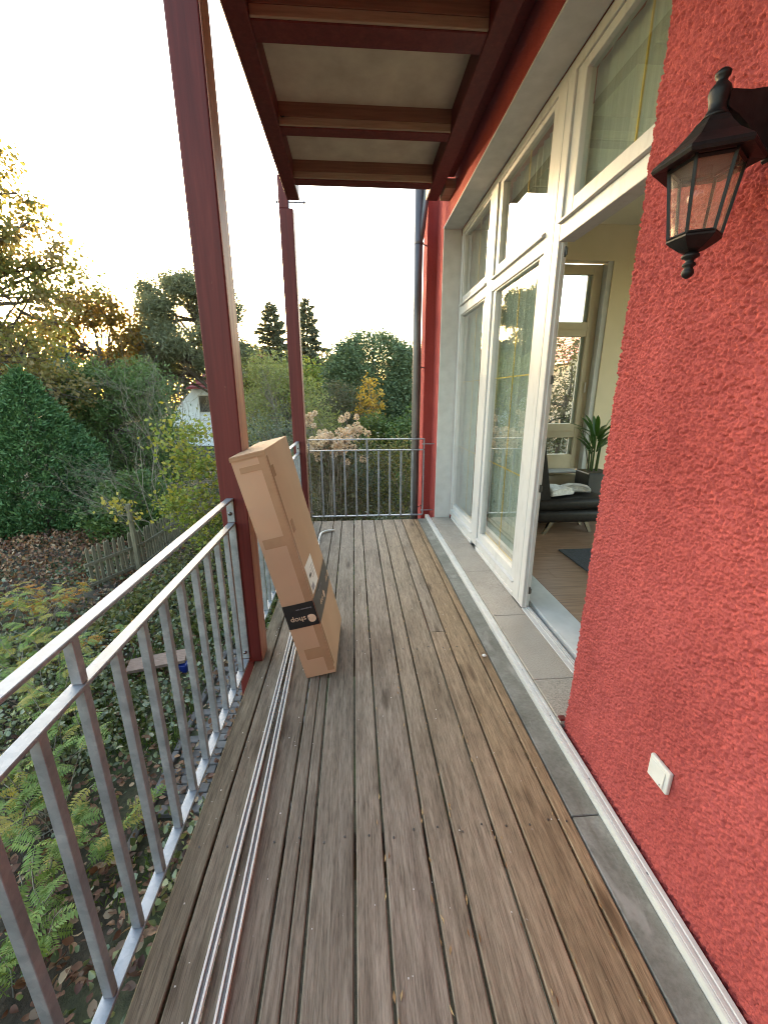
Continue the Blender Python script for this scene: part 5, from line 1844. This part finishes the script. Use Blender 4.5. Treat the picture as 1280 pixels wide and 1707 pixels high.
# --- things lying in the garden
tag(MB().hexa([(-3.00, 4.72, -1.86), (-2.30, 4.86, -1.82), (-2.36, 5.12, -1.81), (-3.05, 4.98, -1.85),
               (-3.00, 4.72, -1.82), (-2.30, 4.86, -1.78), (-2.36, 5.12, -1.77), (-3.05, 4.98, -1.81)]).build('wooden_board', M['boardwood'], None),
    'old red brown wooden board lying on the garden ground', 'board')
tag(MB().box(-2.42, -2.30, 4.87, 5.0, -2.0, -1.87, 0.02, 2).build('plastic_crate', M['blueplastic'], None), 'bright blue plastic crate under the end of the wooden board', 'crate')


# --- ground cover, litter, grass --------------------------------------------------------------
def scatter(n, x0, x1, y0, y1, r, dens=None):
    P = np.stack([r.uniform(x0, x1, n), r.uniform(y0, y1, n), np.full(n, -1.985)], 1)
    if dens is not None:
        P = P[r.random(n) < dens(P[:, 0], P[:, 1])]
    return P


gr_ = np.random.default_rng(91)
patch = lambda x, y, s, k: vnoise(x * s + 100, y * s + 100, k)
P = scatter(120000, -12, -1.3, 1.2, 12.5, gr_, lambda x, y: np.clip((patch(x, y, 1.1, 5) - 0.32) * 3, np.where(y < 3.3, 0.10, np.where(y < 5.6, 0.4, 0.05)), np.where(y < 2.6, 0.5, 1)) * (1 - np.exp(-((x + 7.3) ** 2 / 3.2 + (y - 9.6) ** 2 / 1.2))))
P = P[~((P[:, 0] > -1.9) & (P[:, 1] > 2.9) & (P[:, 1] < 5.4))]
P[:, 2] += gr_.random(len(P)) * np.where(P[:, 1] < 5.6, 0.42, 0.26) * patch(P[:, 0], P[:, 1], 0.9, 6)
P = P[~((P[:, 0] > -3.15) & (P[:, 0] < -2.15) & (P[:, 1] > 4.55) & (P[:, 1] < 5.15))]
near = P[:, 1] < 5.6
o = oval_leaf_mesh('weed_ground_cover', P[near], 0.050, L['ivy'], None, 0.8, 0.15, r=gr_)
tag(o, 'small leaved weeds and ivy on the ground below the railing', 'ground cover', kind='stuff')
P = P[~near]
o = leaf_mesh('ivy_ground_cover', P, 0.068, L['ivy'], None, 0.75, np.tile([0, 0, 1.0], (len(P), 1)), 0.2, r=gr_)
tag(o, 'mixed green ivy and weeds covering the garden ground', 'ground cover', kind='stuff')
P2 = scatter(26000, -4, 4.5, 5.6, 16, gr_)
P2[:, 2] += gr_.random(len(P2)) * 0.3
o = leaf_mesh('weed_ground_cover', P2, 0.085, L['shrub'], None, 0.7, r=gr_)
tag(o, 'low weeds covering the ground beyond the far railing', 'ground cover', kind='stuff')
P = scatter(48000, -12, -0.7, 0.2, 12.5, gr_, lambda x, y: np.clip(np.where(y < 3.5, 0.85, 0.4) + np.exp(-((x + 7.3) ** 2 / 4.5 + (y - 9.6) ** 2 / 1.8)) + 1.3 * np.exp(-((x + 1.2) ** 2 / 0.35 + (y - 1.6) ** 2 / 2.2)), 0, 1))
P[:, 2] += 0.03 + gr_.random(len(P)) * 0.05
pile = np.exp(-((P[:, 0] + 7.3) ** 2 / 4.5 + (P[:, 1] - 9.6) ** 2 / 1.8))
P[:, 2] += pile * 0.30 * gr_.random(len(P))
near = P[:, 1] < 4.6
o = oval_leaf_mesh('leaf_litter', P[near], 0.062, L['litter'], None, 0.62, 0.0, curl=0.5, r=gr_, flat=0.6)
tag(o, 'brown fallen leaves close below the railing and deck edge', 'fallen leaves', kind='stuff')
P = P[~near]
o = leaf_mesh('leaf_litter', P, 0.08, L['litter'], None, 0.7, np.tile([1.0, 0, 0], (len(P), 1)), 0.0, r=gr_)
tag(o, 'brown fallen leaves heaped before the thuja and strewn over the garden', 'fallen leaves', kind='stuff')
P = scatter(16000, -4.2, -1.4, 2.2, 7.5, gr_, lambda x, y: np.clip((patch(x, y, 1.3, 15) - 0.5) * 4, 0, 1))
P = P[~((P[:, 0] > -1.9) & (P[:, 1] > 2.9) & (P[:, 1] < 5.4))]
o = leaf_mesh('grass', P, 0.10, L['grass'], None, 0.09, np.tile([0, 0, 1.0], (len(P), 1)), 0.55, 0.4, r=gr_)
tag(o, 'tufts of green grass between the fallen leaves', 'grass', kind='stuff')


# fern-leaved shrubs close below the railing: every frond an object
def frond_mesh(n_pair, ln, wid, mat, seed, droop=0.35):
    r = np.random.default_rng(seed)
    V, F = [], []
    stem = []
    for i in range(n_pair + 1):
        t = (i + 1) / (n_pair + 1)
        c = np.array([ln * t, 0, ln * (0.25 * t - droop * t * t)])
        stem.append(c)
        ll = wid * (0.55 + 0.9 * math.sin(math.pi * (0.15 + 0.75 * t))) * (0.75 if t > 0.9 else 1)
        dirs = ((0.35, 1, -0.15), (0.35, -1, -0.15)) if i < n_pair else ((1, 0, -0.3),)
        for dv in dirs:
            d = np.array(dv) + r.normal(0, 0.1, 3)
            d /= np.linalg.norm(d)
            s = np.array([d[1], -d[0], 0.0])
            s = s / (np.linalg.norm(s) + 1e-9)
            b = len(V)
            w = ll * 0.17
            V += [c, c + d * ll * 0.4 + s * w + (0, 0, 0.004), c + d * ll, c + d * ll * 0.4 - s * w + (0, 0, 0.004)]
            F += [(b, b + 2, b + 1), (b, b + 3, b + 2)]
    # stalk as a thin strip
    for c0, c1 in zip([np.zeros(3)] + stem[:-1], stem):
        b = len(V)
        V += [c0 + (0, 0.0016, 0), c0 - (0, 0.0016, 0), c1 - (0, 0.0012, 0), c1 + (0, 0.0012, 0)]
        F += [(b, b + 1, b + 2), (b, b + 2, b + 3)]
    o = np_mesh('frond', np.array(V), np.array(F), mat)
    me = o.data
    bpy.data.objects.remove(o)
    return me


FR = {k: [frond_mesh(8, 0.155, 0.038, L[k], 5 + i, 0.3 + 0.12 * i) for i in range(3)] for k in ('frond', 'frond_yellow', 'frond_orange')}


def fern_shrub(base, h, spread, n, kinds, seed, label, scale=1.0):
    r = np.random.default_rng(seed)
    t = thing('fern_leaved_shrub', base, label, 'shrub', 'fern leaved shrubs below the railing')
    paths = []
    nst = max(3, n // 6)
    stems = []
    for k in range(nst):
        a = r.uniform(0, 2 * np.pi)
        q = np.array(base) + np.array([math.cos(a) * spread * r.random() ** 0.5, math.sin(a) * spread * r.random() ** 0.5, h * r.uniform(0.5, 1.0)])
        p = curve_path(np.array(base) + r.normal(0, 0.08, 3) * (1, 1, 0), q, 0.007, 0.003, 0.06, r, 5, 0.06)
        paths.append(p)
        stems.append(p[0])
    tubes_mesh('stems', paths, M['twig'], t, 4)
    for k in range(n):
        st = stems[k % nst]
        p = st[r.integers(2, 6)]
        kind = kinds[r.integers(0, len(kinds))]
        o = bpy.data.objects.new('frond', FR[kind][r.integers(0, 3)])
        col.objects.link(o)
        o.parent = t
        o.location = Vector(p) - Vector(base)
        o.rotation_euler = (r.normal(0, 0.3), r.normal(-0.1, 0.25), r.uniform(0, 2 * np.pi))
        sc_ = scale * r.uniform(0.75, 1.25)
        o.scale = (sc_, sc_, sc_)


FS = [((-2.95, 3.35, -2.0), 0.75, 0.5, 60, ['frond', 'frond_yellow', 'frond'], 'leafy fern leaved shrub below the spacer of the near railing'),
      ((-3.95, 4.75, -2.0), 0.85, 0.55, 70, ['frond_yellow', 'frond', 'frond_yellow'], 'pale yellow fern leaved shrub between the two upper rails at the left'),
      ((-5.45, 5.35, -2.0), 0.8, 0.6, 70, ['frond', 'frond', 'frond_yellow'], 'wide green fern leaved shrub at the left edge above the top rail'),
      ((-4.6, 5.25, -2.0), 0.95, 0.7, 95, ['frond_yellow', 'frond', 'frond'], 'yellow green fern leaved shrub seen above the top rail at the left edge'),
      ((-3.4, 4.1, -2.0), 1.0, 0.65, 95, ['frond', 'frond', 'frond_yellow'], 'green fern leaved shrub behind the top rail, below the yellow green one'),
      ((-2.62, 2.75, -2.0), 0.8, 0.55, 80, ['frond', 'frond', 'frond', 'frond_yellow'], 'green fern leaved shrub low between the nearest balusters'),
      ((-2.15, 1.95, -2.0), 0.6, 0.45, 60, ['frond'], 'bright green fern leaved shrub in the bottom left corner'),
      ((-1.95, 2.65, -2.0), 0.45, 0.3, 18, ['frond', 'frond_yellow'], 'small fern leaved seedling beside the leaf litter by the deck'),
      ((-4.95, 6.45, -2.0), 0.85, 0.6, 80, ['frond_orange', 'frond_yellow', 'frond_yellow', 'frond_orange'], 'orange and yellow fern leaved shrub at the foot of the fence'),
      ((-5.9, 6.3, -2.0), 0.7, 0.7, 60, ['frond', 'frond_yellow'], 'pale green fern leaved shrub at the left edge under the leaf pile'),
      ((-3.7, 5.6, -2.0), 0.5, 0.5, 40, ['frond_yellow', 'frond_orange', 'frond'], 'small yellowing fern leaved shrub behind the middle rail')]
for i, (b, h, sp, n, kd, lb) in enumerate(FS):
    fern_shrub(b, h, sp, n, kd, 100 + i, lb)

# ------------------------------------------------------------------ crumbs and leaf bits on the deck
dr = np.random.default_rng(95)
cr = MB()
for k in range(110):
    left = dr.random() < 0.6
    x = dr.uniform(-0.62, -0.3) if left else dr.uniform(-0.3, 0.9)
    y = dr.uniform(0.4, 3.2)
    z = 0.0006 if x < 0.82 else -0.0022
    s_ = dr.uniform(0.0007, 0.0020)
    cr.box(x - s_, x + s_, y - s_ * dr.uniform(0.6, 2), y + s_, z, z + s_ * 0.8)
tag(cr.build('paint_crumbs', M['pebble'], None), 'tiny white crumbs scattered over the deck boards', 'crumbs', kind='stuff')
lb_ = np.stack([dr.uniform(-0.02, 0.02, 130) + np.array(GAPS)[dr.integers(6, 12, 130)], dr.uniform(0.5, 3.0, 130), np.full(130, 0.002)], 1)
o = leaf_mesh('leaf_bits', lb_, 0.022, mat_leaf('dry_leaf_bit', [(0.3, 0.17, 0.07), (0.42, 0.28, 0.13), (0.2, 0.1, 0.05)], 0.1), None, 0.3, np.tile([0.0, 1.0, 0.0], (130, 1)), 0.75, r=dr)
vz = np.empty(len(o.data.vertices) * 3, np.float32)
o.data.vertices.foreach_get('co', vz)
vz = vz.reshape(-1, 3)
vz[:, 2] = np.clip(vz[:, 2], 0.0012, 0.006)
o.data.vertices.foreach_set('co', vz.ravel())
tag(o, 'small dry leaf bits caught in the gaps between deck boards', 'leaf bits', kind='stuff')
fc = MB()
r_ = bmesh.ops.create_icosphere(fc.bm, subdivisions=2, radius=0.011)
for v in fc.bm.verts:
    v.co = Vector((0.792 + v.co.x * 1.2, 2.20 + v.co.y, 0.0085 + v.co.z * 0.75)) + Vector(dr.normal(0, 0.0008, 3))
tag(fc.build('foam_crumb', M['pebble'], None, smooth=True), 'single white foam crumb at the edge of the deck by the concrete strip', 'crumb')
